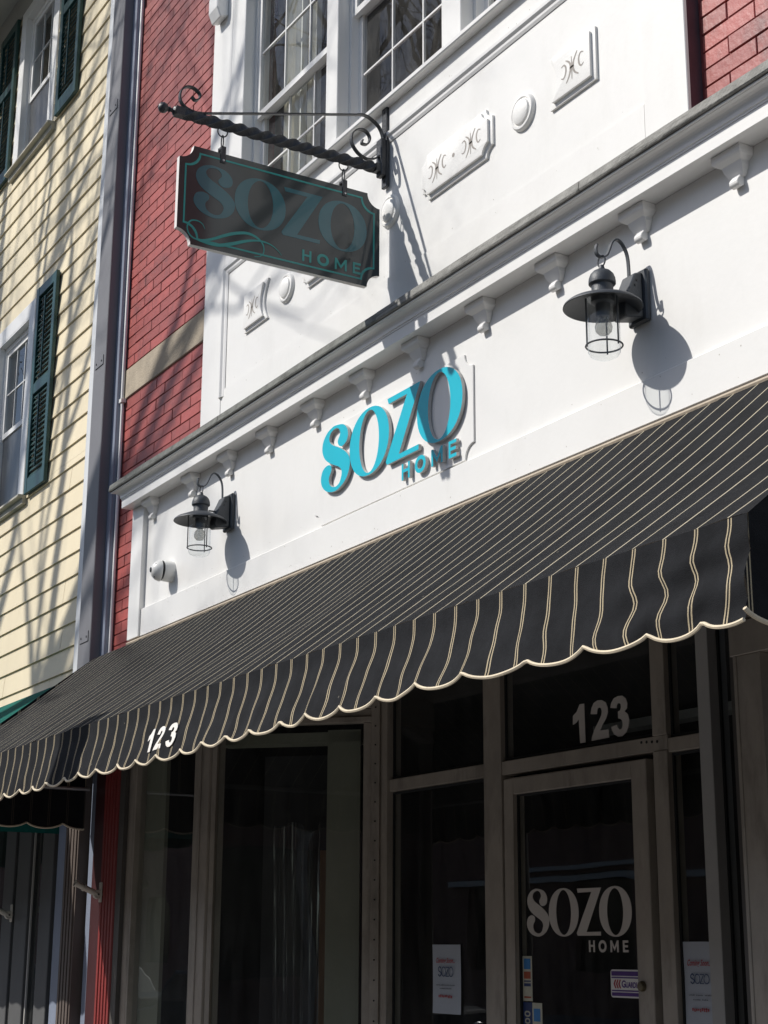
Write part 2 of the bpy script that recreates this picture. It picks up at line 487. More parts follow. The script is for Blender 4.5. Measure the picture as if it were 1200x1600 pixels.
    def build(s, name, mat, parent=None, bevel=0, smooth=False, org=None, seg=1):
        if org is None:
            xs = [p[0] for p in s.v]; ys = [p[1] for p in s.v]; zs = [p[2] for p in s.v]
            org = ((min(xs) + max(xs)) / 2, (min(ys) + max(ys)) / 2, min(zs))
        mats = mat if isinstance(mat, (list, tuple)) else [mat]
        me = s.mesh(name, org, mats, bevel, smooth, seg)
        return link(name, me, org, parent)

def link(name, me, org, parent=None):
    ob = bpy.data.objects.new(name, me)
    C.objects.link(ob)
    WORLD[ob] = Vector(org)
    if parent is not None:
        ob.parent = parent
        ob.location = Vector(org) - WORLD[parent]
    else:
        ob.location = org
    return ob

def tag(o, label=None, cat=None, group=None, kind=None):
    if label: o['label'] = label
    if cat: o['category'] = cat
    if group: o['group'] = group
    if kind: o['kind'] = kind
    return o

def thing(name, loc, label, cat, group=None):
    o = bpy.data.objects.new(name, None)
    C.objects.link(o); o.location = loc; o.empty_display_size = 0.1
    WORLD[o] = Vector(loc)
    return tag(o, label, cat, group)

def struct(name, m, mat, **k):
    return tag(m.build(name, mat, None, **k), kind='structure')

def copy_tree(o, delta, parent=None):
    c = o.copy(); C.objects.link(c)
    if parent is None:
        c.location = Vector(o.location) + Vector(delta); WORLD[c] = WORLD[o] + Vector(delta)
    else:
        c.parent = parent; WORLD[c] = WORLD[o] + Vector(delta)
    for ch in [x for x in bpy.data.objects if x.parent == o]:
        copy_tree(ch, delta, c)
    return c

def box(name, mat, parent, x0, x1, y0, y1, z0, z1, bevel=0):
    return M().box(x0, x1, y0, y1, z0, z1).build(name, mat, parent, bevel)

def smooth_closed(pts, k=4):
    out = []
    n = len(pts)
    for i in range(n):
        p0, p1, p2, p3 = pts[i - 1], pts[i], pts[(i + 1) % n], pts[(i + 2) % n]
        for j in range(k):
            t = j / k
            out.append(tuple(0.5 * ((2 * p1[c]) + (-p0[c] + p2[c]) * t + (2 * p0[c] - 5 * p1[c] + 4 * p2[c] - p3[c]) * t * t + (-p0[c] + 3 * p1[c] - 3 * p2[c] + p3[c]) * t ** 3) for c in range(len(p1))))
    return out

def smooth_open(pts, k=5):
    out = []
    n = len(pts)
    for i in range(n - 1):
        p0, p1, p2, p3 = pts[max(i - 1, 0)], pts[i], pts[i + 1], pts[min(i + 2, n - 1)]
        for j in range(k):
            t = j / k
            out.append(tuple(0.5 * ((2 * p1[c]) + (-p0[c] + p2[c]) * t + (2 * p0[c] - 5 * p1[c] + 4 * p2[c] - p3[c]) * t * t + (-p0[c] + 3 * p1[c] - 3 * p2[c] + p3[c]) * t ** 3) for c in range(len(p1))))
    out.append(tuple(pts[-1]))
    return out

def text_mesh(s, size, bold=0.0, space=1.0):
    cu = bpy.data.curves.new('lettering_curve', 'FONT')
    cu.body = s; cu.size = size; cu.offset = bold; cu.space_character = space
    cu.resolution_u = 3
    o = bpy.data.objects.new('lettering_curve', cu)
    C.objects.link(o)
    dg = bpy.context.evaluated_depsgraph_get()
    me = bpy.data.meshes.new_from_object(o.evaluated_get(dg))
    vs_ = [tuple(v.co) for v in me.vertices]
    fs = [tuple(p.vertices) for p in me.polygons]
    bpy.data.objects.remove(o); bpy.data.curves.remove(cu); bpy.data.meshes.remove(me)
    return vs_, fs

def flat_text(m, s, size, x, y, z, bold=0.0, width=None, mi=0, space=1.0, shear=0.0):
    """text on a plane facing -y, left end at x, baseline z"""
    vs_, fs = text_mesh(s, size, bold, space)
    x0 = min(v[0] for v in vs_); x1 = max(v[0] for v in vs_)
    k = (width / (x1 - x0)) if width else 1.0
    m.add([(x + (v[0] - x0) * k + shear * v[1], y, z + v[1]) for v in vs_], fs, mi)

# ------------------------------------------------------------------ the logo glyphs (metres on the door; scaled elsewhere)
G_S = [(0.0744, 0.1924), (0.1165, 0.1843), (0.139, 0.1655), (0.1438, 0.1451), (0.1348, 0.1283), (0.1121, 0.1215), (0.0948, 0.1291), (0.0897, 0.1431), (0.1008, 0.1583), (0.0998, 0.1705), (0.0882, 0.181), (0.0719, 0.1835), (0.0525, 0.1779), (0.0427, 0.1638), (0.048, 0.1493), (0.0653, 0.1367), (0.0967, 0.1218), (0.131, 0.1009), (0.1511, 0.0805), (0.1559, 0.0604), (0.1481, 0.0364), (0.1293, 0.0165), (0.0995, 0.0038), (0.0712, 0.0007), (0.0361, 0.009), (0.0116, 0.0254), (0.0, 0.0459), (0.0022, 0.0663), (0.0134, 0.0804), (0.0351, 0.0862), (0.0528, 0.0811), (0.0574, 0.0705), (0.0542, 0.0608), (0.046, 0.0507), (0.0441, 0.0373), (0.0542, 0.021), (0.0787, 0.0128), (0.1, 0.0187), (0.1112, 0.0367), (0.1117, 0.0508), (0.0982, 0.0651), (0.0669, 0.0797), (0.0354, 0.0964), (0.0145, 0.1152), (0.0045, 0.14), (0.0111, 0.1646), (0.0312, 0.1826), (0.0529, 0.1902)]
G_Z = [(0.344, 0.185), (0.5001, 0.185), (0.4, 0.0168), (0.4917, 0.0174), (0.491, 0.0029), (0.3439, 0.0028), (0.3377, 0.0114), (0.3392, 0.016), (0.4377, 0.1697), (0.35, 0.1692)]
def G_ell(cx, cz, rx, rz, n=40, p=2.25):
    out = []
    for k in range(n):
        a = 2 * math.pi * k / n
        c, s = math.cos(a), math.sin(a)
        out.append((cx + rx * math.copysign(abs(c) ** (2 / p), c), cz + rz * math.copysign(abs(s) ** (2 / p), s)))
    return out
G_O = [(G_ell(0.2531, 0.0948, 0.0995, 0.0948, p=2.1), G_ell(0.2535, 0.0945, 0.0495, 0.0880, p=2.0)), (G_ell(0.5838, 0.0931, 0.0998, 0.0952, p=2.1), G_ell(0.5830, 0.0922, 0.0492, 0.0882, p=2.0))]
# HOME: x, z boxes in the same frame
HX, HZ, HT = 0.4133, -0.0595, 0.0440
def home_shapes(w=0.0105):
    sh = []
    def r(x0, x1, z0, z1): return [(x0, z0), (x1, z0), (x1, z1), (x0, z1)]
    x = HX
    sh.append(('H', [[(x, HZ), (x + w, HZ), (x + w, HZ + HT * .45), (x + .0375 - w, HZ + HT * .45), (x + .0375 - w, HZ), (x + .0375, HZ), (x + .0375, HZ + HT), (x + .0375 - w, HZ + HT), (x + .0375 - w, HZ + HT * .63), (x + w, HZ + HT * .63), (x + w, HZ + HT), (x, HZ + HT)]], None))
    cx = x + 0.0855
    sh.append(('O', None, (G_ell(cx, HZ + HT / 2, .0245, HT / 2 + .001, 24, 2.1), G_ell(cx, HZ + HT / 2, .0135, HT / 2 - .0095, 24, 2.1))))
    a = x + 0.1345; b = a + 0.050
    sh.append(('M', [[(a, HZ), (a + w, HZ), (a + w, HZ + HT * .62), ((a + b) / 2, HZ + HT * .12), (b - w, HZ + HT * .62), (b - w, HZ), (b, HZ), (b, HZ + HT), (b - w * .95, HZ + HT), ((a + b) / 2, HZ + HT * .42), (a + w * .95, HZ + HT), (a, HZ + HT)]], None))
    e = x + 0.2100; f = e + 0.0330
    q = HT * .2
    sh.append(('E', [[(e, HZ), (f, HZ), (f, HZ + q), (e + w, HZ + q), (e + w, HZ + HT * .41), (f - .003, HZ + HT * .41), (f - .003, HZ + HT * .60), (e + w, HZ + HT * .60), (e + w, HZ + HT - q), (f, HZ + HT - q), (f, HZ + HT), (e, HZ + HT)]], None))
    return sh

def logo(place, plane, d0, d1, parent, mats, mats_small=None, name='letter', small=True, w=0.0100):
    """place(u,v)->2D point in `plane`; d0 front, d1 back. every letter an object"""
    out = []
    P = lambda pts: [place(*p) for p in pts]
    def emit(m, mt, nm=name):
        out.append(m.build(nm, mt, parent))
    emit(M().prism(P(smooth_closed(G_S, 3)), plane, d0, d1, 1, 0), mats)
    emit(M().annulus(P(G_O[0][0]), P(G_O[0][1]), plane, d0, d1, 1, 0), mats)
    emit(M().prism(P(G_Z), plane, d0, d1, 1, 0), mats)
    emit(M().annulus(P(G_O[1][0]), P(G_O[1][1]), plane, d0, d1, 1, 0), mats)
    if small:
        for _, polys, ann in home_shapes(w):
            m = M()
            if polys:
                for p in polys: m.prism(P(p), plane, d0, d1, 1, 0)
            else:
                m.annulus(P(ann[0]), P(ann[1]), plane, d0, d1, 1, 0)
            emit(m, mats_small or mats)
    return out

NUM = {'1': [(-5.2537, 2.3842), (-5.2283, 2.397), (-5.207, 2.426), (-5.1768, 2.4258), (-5.1745, 2.2671), (-5.2101, 2.2673), (-5.2154, 2.3656), (-5.2331, 2.3537), (-5.2553, 2.3474)],
       '2': [(-5.1356, 2.3771), (-5.1289, 2.4006), (-5.114, 2.4196), (-5.0885, 2.4275), (-5.061, 2.425), (-5.0368, 2.4133), (-5.0254, 2.3913), (-5.0253, 2.3707), (-5.0374, 2.3482), (-5.0604, 2.3268), (-5.0779, 2.3048), (-5.0234, 2.3029), (-5.0207, 2.2706), (-5.134, 2.2687), (-5.1316, 2.2832), (-5.1135, 2.3123), (-5.0872, 2.3403), (-5.0667, 2.3654), (-5.0632, 2.3804), (-5.0681, 2.3931), (-5.0789, 2.3979), (-5.0901, 2.3941), (-5.0956, 2.3723)],
       '3': [(-5.0082, 2.3864), (-5.0018, 2.4054), (-4.9847, 2.4221), (-4.9574, 2.4281), (-4.9308, 2.426), (-4.9103, 2.4125), (-4.9018, 2.3928), (-4.9045, 2.3729), (-4.9209, 2.3631), (-4.9006, 2.3489), (-4.8928, 2.3278), (-4.898, 2.3015), (-4.9123, 2.2797), (-4.9395, 2.2666), (-4.966, 2.2681), (-4.9895, 2.2798), (-5.0021, 2.2964), (-5.0056, 2.3104), (-4.9688, 2.3153), (-4.9641, 2.3023), (-4.9528, 2.2943), (-4.9405, 2.2963), (-4.9328, 2.3106), (-4.9362, 2.3261), (-4.9463, 2.3357), (-4.9611, 2.3392), (-4.9607, 2.3669), (-4.9472, 2.3697), (-4.9412, 2.3808), (-4.9422, 2.3928), (-4.9509, 2.3997), (-4.9617, 2.3987), (-4.9675, 2.3909), (-4.9696, 2.3809)]}

# ================================================================== THE SETTING
struct('ground', M().box(-400, 400, -400, 400, -1.0, -0.14), MT['asphalt'])
struct('sidewalk', M().box(-60, 40, -4.6, 12, -0.14, 0.0), MT['concrete'])
struct('kerb', M().box(-60, 40, -4.76, -4.602, -0.14, 0.002), MT['kerb'], bevel=0.012)
struct('road', M().box(-60, 40, -14.4, -4.762, -0.139, -0.136), MT['asphalt'])
struct('far_sidewalk', M().box(-60, 40, -18.6, -14.4, -0.14, 0.0), MT['concrete'])
ln = M()
for k in range(12): ln.box(-50 + 7 * k, -47 + 7 * k, -9.6, -9.48, -0.136, -0.132)
tag(ln.build('road_marking', MT['line']), kind='structure')

# ================================================================== THE BRICK BUILDING
B = thing('brick_shop_building', (-6, 0, 0), 'red painted brick shop building with white wood front, cornice and recessed glass entrance', 'building')
X_L, X_R = -8.98, -0.9
# --- masonry backing
bw = M()
BY = 0.058
bw.box(X_L, -7.665, BY, 0.5, 2.75, 7.7)
bw.box(-3.665, X_R, BY, 0.5, 3.95, 7.7)
bw.box(-7.70, -3.66, 0.155, 0.40, 3.95, 5.18)
bw.box(-7.70, -3.66, 0.155, 0.40, 7.3, 7.7)
bw.box(X_L, X_R, 0.09, 0.5, 2.80, 3.98)
wall = bw.build('brick_wall', MT['mortar'], B)
# --- bricks
def brick_mesh(L, H=0.0625, D=0.05):
    m = M()
    c = 0.0022
    x = L / 2
    vs_ = [(-x + c, -c, c), (x - c, -c, c), (x - c, -c, H - c), (-x + c, -c, H - c), (-x, 0, 0), (x, 0, 0), (x, 0, H), (-x, 0, H), (-x, D, 0), (x, D, 0), (x, D, H), (-x, D, H)]
    m.add(vs_, [(0, 1, 2, 3), (4, 5, 1, 0), (5, 6, 2, 1), (6, 7, 3, 2), (7, 4, 0, 3), (8, 9, 5, 4), (9, 10, 6, 5), (10, 11, 7, 6), (11, 8, 4, 7)])
    return m
BMESH = {}
def brick_me(L):
    k = round(L, 3)
    if k not in BMESH: BMESH[k] = brick_mesh(k).mesh('brick', (0, 0, 0), [MT['brick']])
    return BMESH[k]
slots = []
def courses(x0, x1, z0, z1, phase=0):
    z = z0; r = phase
    while z + 0.05 < z1:
        x = x0 - (0.0 if r % 2 == 0 else 0.129)
        while x < x1 - 0.02:
            a, b_ = max(x, x0), min(x + 0.258, x1)
            if b_ - a > 0.03: slots.append((a, b_, z))
            x += 0.258
        z += 0.0677; r += 1
courses(-3.640, -2.6, 4.02, 4.62)
NR = len(slots)
courses(X_L + 0.01, -7.672, 3.06, 4.755)
courses(X_L + 0.01, -7.672, 4.966, 7.55, 1)
main, rest = slots[:300], slots[300:]
for a, b_, z in main:
    L = round(b_ - a - 0.0055, 3)
    o = link('brick', brick_me(L), ((a + b_) / 2, BY - 0.0030 + random.uniform(-0.0016, 0.0012), z + random.uniform(-0.0012, 0.0012)), wall)
    o.rotation_euler = (random.uniform(-.006, .006), random.uniform(-.004, .004), random.uniform(-.008, .008))
rb = M()
for a, b_, z in rest:
    L = b_ - a - 0.0055
    q = brick_mesh(L)
    rb.add([(v[0] + (a + b_) / 2, v[1] + BY - 0.006 + random.uniform(-0.0006, .0006), v[2] + z) for v in q.v], q.f)
for z in [4.65 + 0.0677 * k for k in range(42)]:
    for k in range(10):
        q = brick_mesh(0.2525); xx = -3.51 + 0.258 * k + (0.129 if int(z * 1000) % 2 else 0)
        if xx < -1.05: rb.add([(v[0] + xx, v[1] + BY - 0.006, v[2] + z) for v in q.v], q.f)
tag(rb.build('brickwork', MT['brick'], wall), kind='stuff')
box('stone_band', MT['stone'], B, X_L + 0.004, -7.672, 0.047, 0.12, 4.763, 4.957, 0.004)
box('edge_board', MT['edge'], B, -3.664, -3.652, 0.002, 0.14, 4.10, 7.6)

# --- upper white front
uf = thing_part = M()
uf.box(-7.67, -7.415, 0.0, 0.153, 4.10, 7.6)             # outer pilaster
uf.box(-7.4148, -7.245, 0.0, 0.153, 5.18, 7.6)
pil1 = uf.build('pilaster', MT['white'], B, 0.003)
M().box(-3.893, -3.664, 0.0, 0.153, 4.05, 7.6).build('pilaster', MT['white'], B, 0.003)
pl = M()
pl.box(-7.4145, -3.897, 0.004, 0.153, 4.05, 4.341)       # bottom rail
pl.box(-7.4145, -3.897, 0.001, 0.153, 5.05, 5.183)       # top rail
pl.box(-7.4145, -3.897, 0.010, 0.153, 4.3455, 5.0495)    # field
panel = pl.build('spandrel_panel', MT['white'], B)
def ogee(m, p0, p1, inward, w=0.055, h=0.020, y0=0.008):
    """picture-frame moulding from p0 to p1 (x,z), inward = unit (x,z) toward the field"""
    prof = [(0, 0), (0, h * .55), (w * .16, h), (w * .42, h * .95), (w * .60, h * .45), (w * .80, h * .40), (w, h * .10), (w, 0)]
    n = len(prof)
    vs_ = []
    for p in (p0, p1):
        for a, d in prof: vs_.append((p[0] + inward[0] * a, y0 - d, p[1] + inward[1] * a))
    m.add(vs_, [(i, (i + 1) % n, n + (i + 1) % n, n + i) for i in range(n)] + [tuple(range(n)), tuple(range(n, 2 * n))])
mo = M()
ogee(mo, (-7.43, 5.062), (-3.90, 5.062), (0, -1))
mo.build('panel_moulding', MT['white_trim'], panel)
mo = M(); ogee(mo, (-7.43, 4.30), (-7.43, 5.062), (1, 0)); mo.build('panel_moulding', MT['white_trim'], panel)

# carved plaques and roundels
def notch_poly(x0, x1, z0, z1, r, left='notch', right='notch', k=6):
    """plaque outline; side styles: notch = scooped corners, scoop = one large concave bite, flat"""
    p = []
    def arc(cx, cz, rr, a0, a1, n=k): return [(cx + rr * math.cos(a0 + (a1 - a0) * i / n), cz + rr * math.sin(a0 + (a1 - a0) * i / n)) for i in range(n + 1)]
    PI = math.pi
    if left == 'notch': p += [(x0, z1 - r)] [:0] + arc(x0, z1, r, 1.5 * PI, 2 * PI)[:0]
    # bottom edge left->right
    if left == 'notch': p += arc(x0, z0, r, PI / 2, 0)
    elif left == 'scoop':
        h = (z1 - z0) / 2; cz = (z0 + z1) / 2
        p += arc(x0 - h * .9, cz, h * 1.35, .74, -.74)[::1] if False else [(x0 + 0.045 * math.sin(PI * t) ** 1.0, z1 + (z0 - z1) * t) for t in [i / 8 for i in range(9)]]
    else: p += [(x0, z1), (x0, z0)]
    if right == 'notch': p += arc(x1, z0, r, PI, PI / 2)
    elif right == 'scoop': p += [(x1 - 0.045 * math.sin(PI * t), z0 + (z1 - z0) * t) for t in [i / 8 for i in range(9)]]
    else: p += [(x1, z0), (x1, z1)]
    if right == 'notch': p += arc(x1, z1, r, 1.5 * PI, PI)
    if left == 'notch': p += arc(x0, z1, r, 2 * PI, 1.5 * PI)
    return p
def inset(poly, d):
    n = len(poly); out = []
    a = sum(poly[i][0] * poly[(i + 1) % n][1] - poly[(i + 1) % n][0] * poly[i][1] for i in range(n))
    sg = 1 if a > 0 else -1
    for i in range(n):
        p, q, r = Vector(poly[i - 1]), Vector(poly[i]), Vector(poly[(i + 1) % n])
        e1 = (q - p); e2 = (r - q)
        if e1.length < 1e-7: e1 = e2
        if e2.length < 1e-7: e2 = e1
        e1.normalize(); e2.normalize()
        n1 = Vector((-e1.y, e1.x)) * sg; n2 = Vector((-e2.y, e2.x)) * sg
        b = n1 + n2
        if b.length < 1e-4: b = n1
        b.normalize()
        out.append(tuple(q + b * (d / max(0.45, b.dot(n1)))))
    return out
FY = 0.010
def strokes(m, cx, cz, s, y):
    def st(pts, w0):
        P = smooth_open(pts, 4)
        n = len(P)
        L, Rr = [], []
        for i, p in enumerate(P):
            t = Vector(P[min(i + 1, n - 1)]) - Vector(P[max(i - 1, 0)]); t.normalize()
            nn = Vector((-t.y, t.x))
            w = w0 * (0.35 + 0.65 * math.sin(math.pi * (i + .4) / (n)))
            L.append((cx + (p[0] + nn.x * w) * s, y, cz + (p[1] + nn.y * w) * s)); Rr.append((cx + (p[0] - nn.x * w) * s, y, cz + (p[1] - nn.y * w) * s))
        m.add(L + Rr, [(i, i + 1, n + i + 1, n + i) for i in range(n - 1)])
    st([(0, .55), (0.01, 0), (0, -.6)], .035)
    st([(-.42, .52), (-.15, .30), (-.08, 0), (-.2, -.35), (-.42, -.62)], .06)
    st([(.42, .62), (.18, .30), (.10, 0), (.2, -.32), (.48, -.55)], .06)
    st([(-.14, 0), (.16, 0.02)], .05)
    st([(-.75, .32), (-.55, .36), (-.42, .18), (-.45, -.10), (-.60, -.28), (-.78, -.22)], .05)
    st([(.86, .34), (.66, .40), (.52, .2), (.54, -.08), (.68, -.26), (.86, -.18)], .05)
def plaque(x0, x1, z0, z1, left, right, motifs):
    po = notch_poly(x0, x1, z0, z1, 0.045, left, right)
    p1 = inset(po, 0.014); p2 = inset(po, 0.017); p3 = inset(po, 0.021)
    m = M()
    rings = [(po, FY), (po, FY - .011), (p1, FY - .015), (p2, FY - .015), (p2, FY - .026), (p3, FY - .027)]
    n = len(po)
    for (a, ya), (b, yb) in zip(rings, rings[1:]):
        m.add([(p[0], ya, p[1]) for p in a] + [(p[0], yb, p[1]) for p in b], [(i, (i + 1) % n, n + (i + 1) % n, n + i) for i in range(n)])
    m.add([(p[0], FY - .027, p[1]) for p in p3], [tuple(range(n))])
    o = m.build('carved_plaque', MT['plaster'], panel, smooth=True)
    g_ = M()
    for cx in motifs: strokes(g_, cx, (z0 + z1) / 2 - .004, 0.085, FY - .0278)
    if len(motifs) == 2:
        cx = sum(motifs) / 2
        g_.add([(cx + .010 * math.cos(k * .785), FY - .0278, (z0 + z1) / 2 + .010 * math.sin(k * .785)) for k in range(8)], [tuple(range(8))])
    # the carving is cut into the plaque: it keeps the plaque's own object
    me = g_.mesh('carving', (0, 0, 0), [MT['carve']])
    bm = bmesh.new(); bm.from_mesh(o.data)
    me.transform(Matrix.Translation(-WORLD[o]))
    base = len(o.data.polygons)
    bm.from_mesh(me); bm.to_mesh(o.data); bm.free()
    o.data.materials.append(MT['carve'])
    for i, p in enumerate(o.data.polygons):
        if i >= base: p.material_index = 1
    return o
PZ0, PZ1 = 4.572, 4.792
plaque(-5.365, -4.828, PZ0, PZ1, 'notch', 'notch', (-5.225, -4.965))
plaque(-6.475, -5.935, PZ0, PZ1, 'notch', 'notch', (-6.335, -6.075))
plaque(-4.435, -4.150, PZ0, PZ1, 'scoop', 'flat', (-4.275,))
plaque(-7.135, -6.865, PZ0, PZ1, 'flat', 'scoop', (-7.02,))
for cx in (-4.622, -5.650, -6.665):
    M().lathe([(0.078, 0), (0.077, .010), (0.071, .017), (0.062, .018), (0.0575, .013), (0.0545, .014), (0.051, .022), (0.040, .027), (0.020, .0295), (0.0, .030)], (cx, FY, 4.660), 28, (0, -1, 0)).build('roundel', MT['plaster'], panel, smooth=True)
# little scrolled bracket at the top of the pilaster
db = M(); db.prism([(0.0, 6.66), (-.05, 6.64), (-.075, 6.70), (-.075, 6.80), (-.05, 6.83), (-.085, 6.90), (-.085, 7.0), (0, 7.0)], 'yz', -7.60, -7.48)
db.build('bracket', MT['white_trim'], B, 0.006)
# sill
sm = M(); sm.prism([(0.10, 5.1836), (-.040, 5.1836), (-.045, 5.188), (-.045, 5.206), (-.038, 5.2115), (0.10, 5.226)], 'yz', -7.244, -3.96)
sm.build('window_sill', MT['white_trim'], B)

nh = M()
for _ in range(90):
    if random.random() < .5: xx, zz, yy = random.uniform(-7.3, -3.95), random.choice((4.37, 5.02, 4.30, 5.08)) + random.uniform(-.01, .01), .0035
    else: xx, zz, yy = random.uniform(-8.3, -3.2), random.choice((3.29, 3.19, 3.36, 3.80)) + random.uniform(-.01, .01), -.0005
    if yy < 0 and zz < 3.313: yy = -.0185
    if yy > 0: yy = {True: .0095}.get(4.35 < zz < 5.045, .0005)
    r_ = random.uniform(.0015, .0032)
    nh.add([(xx + r_ * math.cos(k * 1.047), yy, zz + r_ * math.sin(k * 1.047)) for k in range(6)], [tuple(range(6))])
tag(nh.build('nail_heads', paint('nail_filler', (.50, .47, .43), .7, .1), B), kind='stuff')
# --- double hung windows
def hung(parent, x0, x1, z0, zm, z1, y, cols, rows, low_cols, low_rows, mat, gmat, fw=0.035, name='window', mun=0.0095):
    w = M()
    w.box(x0, x0 + fw * .6, y - .01, y + .07, z0, z1); w.box(x1 - fw * .6, x1, y - .01, y + .07, z0, z1)
    w.box(x0 + fw * .6, x1 - fw * .6, y - .01, y + .07, z1 - fw, z1); w.box(x0 + fw * .6, x1 - fw * .6, y - .01, y + .07, z0, z0 + .012)
    win = w.build(name, mat, parent)
    a, b = x0 + fw * .6, x1 - fw * .6
    def sash(za, zb, yy, c, r, nm):
        m = M(); s = fw
        m.box(a, a + s, yy, yy + .028, za, zb); m.box(b - s, b, yy, yy + .028, za, zb)
        m.box(a + s, b - s, yy, yy + .028, za, za + s); m.box(a + s, b - s, yy, yy + .028, zb - s, zb)
        for i in range(1, c):
            xx = a + s + (b - a - 2 * s) * i / c
            m.box(xx - mun / 2, xx + mun / 2, yy + .008, yy + .022, za + s, zb - s)
        for j in range(1, r):
            zz = za + s + (zb - za - 2 * s) * j / r
            for i in range(c):
                xa = a + s + (b - a - 2 * s) * i / c + (mun / 2 if i else 0); xb = a + s + (b - a - 2 * s) * (i + 1) / c - (mun / 2 if i < c - 1 else 0)
                m.box(xa, xb, yy + .008, yy + .022, zz - mun / 2, zz + mun / 2)
        m.build(nm, mat, win)
        for i in range(c):
            for j in range(r):
                xa = a + s + (b - a - 2 * s) * i / c; xb = a + s + (b - a - 2 * s) * (i + 1) / c
                zc = za + s + (zb - za - 2 * s) * j / r; zd = za + s + (zb - za - 2 * s) * (j + 1) / r
                tl = random.uniform(-.0012, .0012)
                M().add([(xa, yy + .015 + tl, zc), (xb, yy + .015 - tl, zc), (xb, yy + .015 - tl * .5, zd), (xa, yy + .015 + tl, zd)], [(0, 1, 2, 3)]).build('pane', gmat, win)
    sash(zm - .02, z1 - fw, y, cols, rows, 'upper_sash')
    sash(z0 + .012, zm + .02, y + .032, low_cols, low_rows, 'lower_sash')
    return win
ZS = 5.228
for x0, x1, zm in ((-7.243, -6.276, 5.905), (-6.155, -5.212, 5.96), (-5.055, -4.085, 5.93)):
    hung(B, x0, x1, ZS, zm, 6.72, 0.075, 3, 2, 3, 2, MT['white_trim'], GL_W)
for x0, x1 in ((-6.274, -6.157), (-5.210, -5.057), (-4.083, -3.895)):
    M().box(x0, x1, 0.0, 0.153, 5.2135, 7.6).build('mullion', MT['white'], B, 0.003)
M().box(-7.2435, -3.895, 0.006, 0.153, 6.722, 7.6).build('head_board', MT['white'], B, 0.003)
def curtain(parent, x0, x1, z0, z1, y):
    m = M(); n = 24
    vs_ = []
    for i in range(n + 1):
        x = x0 + (x1 - x0) * i / n
        yy = y + .018 * math.sin(i * 1.35) + .008 * math.sin(i * 2.9)
        vs_ += [(x, yy, z0), (x, yy, z1)]
    m.add(vs_, [(2 * i, 2 * i + 2, 2 * i + 3, 2 * i + 1) for i in range(n)])
    return m.build('curtain', MT['curtain'], parent, smooth=True)
curtain(B, -7.06, -6.83, 5.25, 6.70, 0.165)
curtain(B, -6.775, -6.68, 5.25, 6.70, 0.17)
curtain(B, -5.02, -4.80, 5.25, 6.70, 0.20)
# upper room behind the glass
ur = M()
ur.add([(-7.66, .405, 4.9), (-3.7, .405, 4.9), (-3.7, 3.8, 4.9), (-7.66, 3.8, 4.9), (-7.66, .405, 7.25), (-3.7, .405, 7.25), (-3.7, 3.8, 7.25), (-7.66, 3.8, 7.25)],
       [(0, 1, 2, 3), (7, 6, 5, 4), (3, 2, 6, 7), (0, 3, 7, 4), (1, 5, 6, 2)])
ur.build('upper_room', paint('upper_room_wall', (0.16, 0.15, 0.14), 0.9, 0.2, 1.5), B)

# --- cornice: profile in (y, z), open ends capped
def sweep(prof, x0, x1, dx0=None):
    m = M(); m.prism(prof, 'yz', x0, x1); return m
cor = M()
cor.prism([(0.0, 3.935), (-0.097, 3.935), (-0.097, 3.985), (0.0, 3.985)], 'yz', -8.54, X_R)
cp = [(0.0, 3.9855), (-0.100, 3.9855), (-0.1005, 3.992), (-0.1055, 3.994), (-0.106, 4.006), (-0.109, 4.015), (-0.117, 4.0225), (-0.128, 4.027), (-0.139, 4.0285), (-0.1425, 4.0315), (-0.147, 4.0315), (-0.147, 4.0375), (0.0, 4.0385)]
n = len(cp)
vs_ = []
for (y, z) in cp:
    vs_.append((-8.54 - max(0.0, (-y - .097)) * 1.15, y, z))
for (y, z) in cp:
    vs_.append((X_R, y, z))
cor.add(vs_, [(i, (i + 1) % n, n + (i + 1) % n, n + i) for i in range(n)] + [tuple(range(n)), tuple(range(n, 2 * n))])
cornice = cor.build('cornice', MT['white_trim'], B)
# weathered drip boards with open cracks
x = -8.60
k = 0
while x < X_R:
    L = random.uniform(1.1, 1.9)
    x1 = min(x + L, X_R)
    t = random.uniform(-.003, .003)
    m = M()
    sag = [0, random.uniform(-.004, .004), random.uniform(-.004, .004), 0]
    xs = [x, x + (x1 - x) * .33, x + (x1 - x) * .66, x1 - .003]
    vs_ = []
    for xx, sg in zip(xs, sag):
        vs_ += [(xx, -.120, 4.040), (xx, -.158 + t, 4.0405), (xx, -.161 + t, 4.046 + sg), (xx, -.156 + t, 4.079 + sg), (xx, -0.002, 4.102), (xx, -0.002, 4.055), (xx, -.060, 4.040)]
    fs = [tuple(range(7)), tuple(21 + i for i in range(7))]
    for i in range(3):
        for j in range(7): fs.append((i * 7 + j, i * 7 + (j + 1) % 7, (i + 1) * 7 + (j + 1) % 7, (i + 1) * 7 + j))
    m.add(vs_, fs)
    m.build('drip_board', MT['weather' if x < -5.6 else 'weather_pale'], cornice)
    x = x1; k += 1
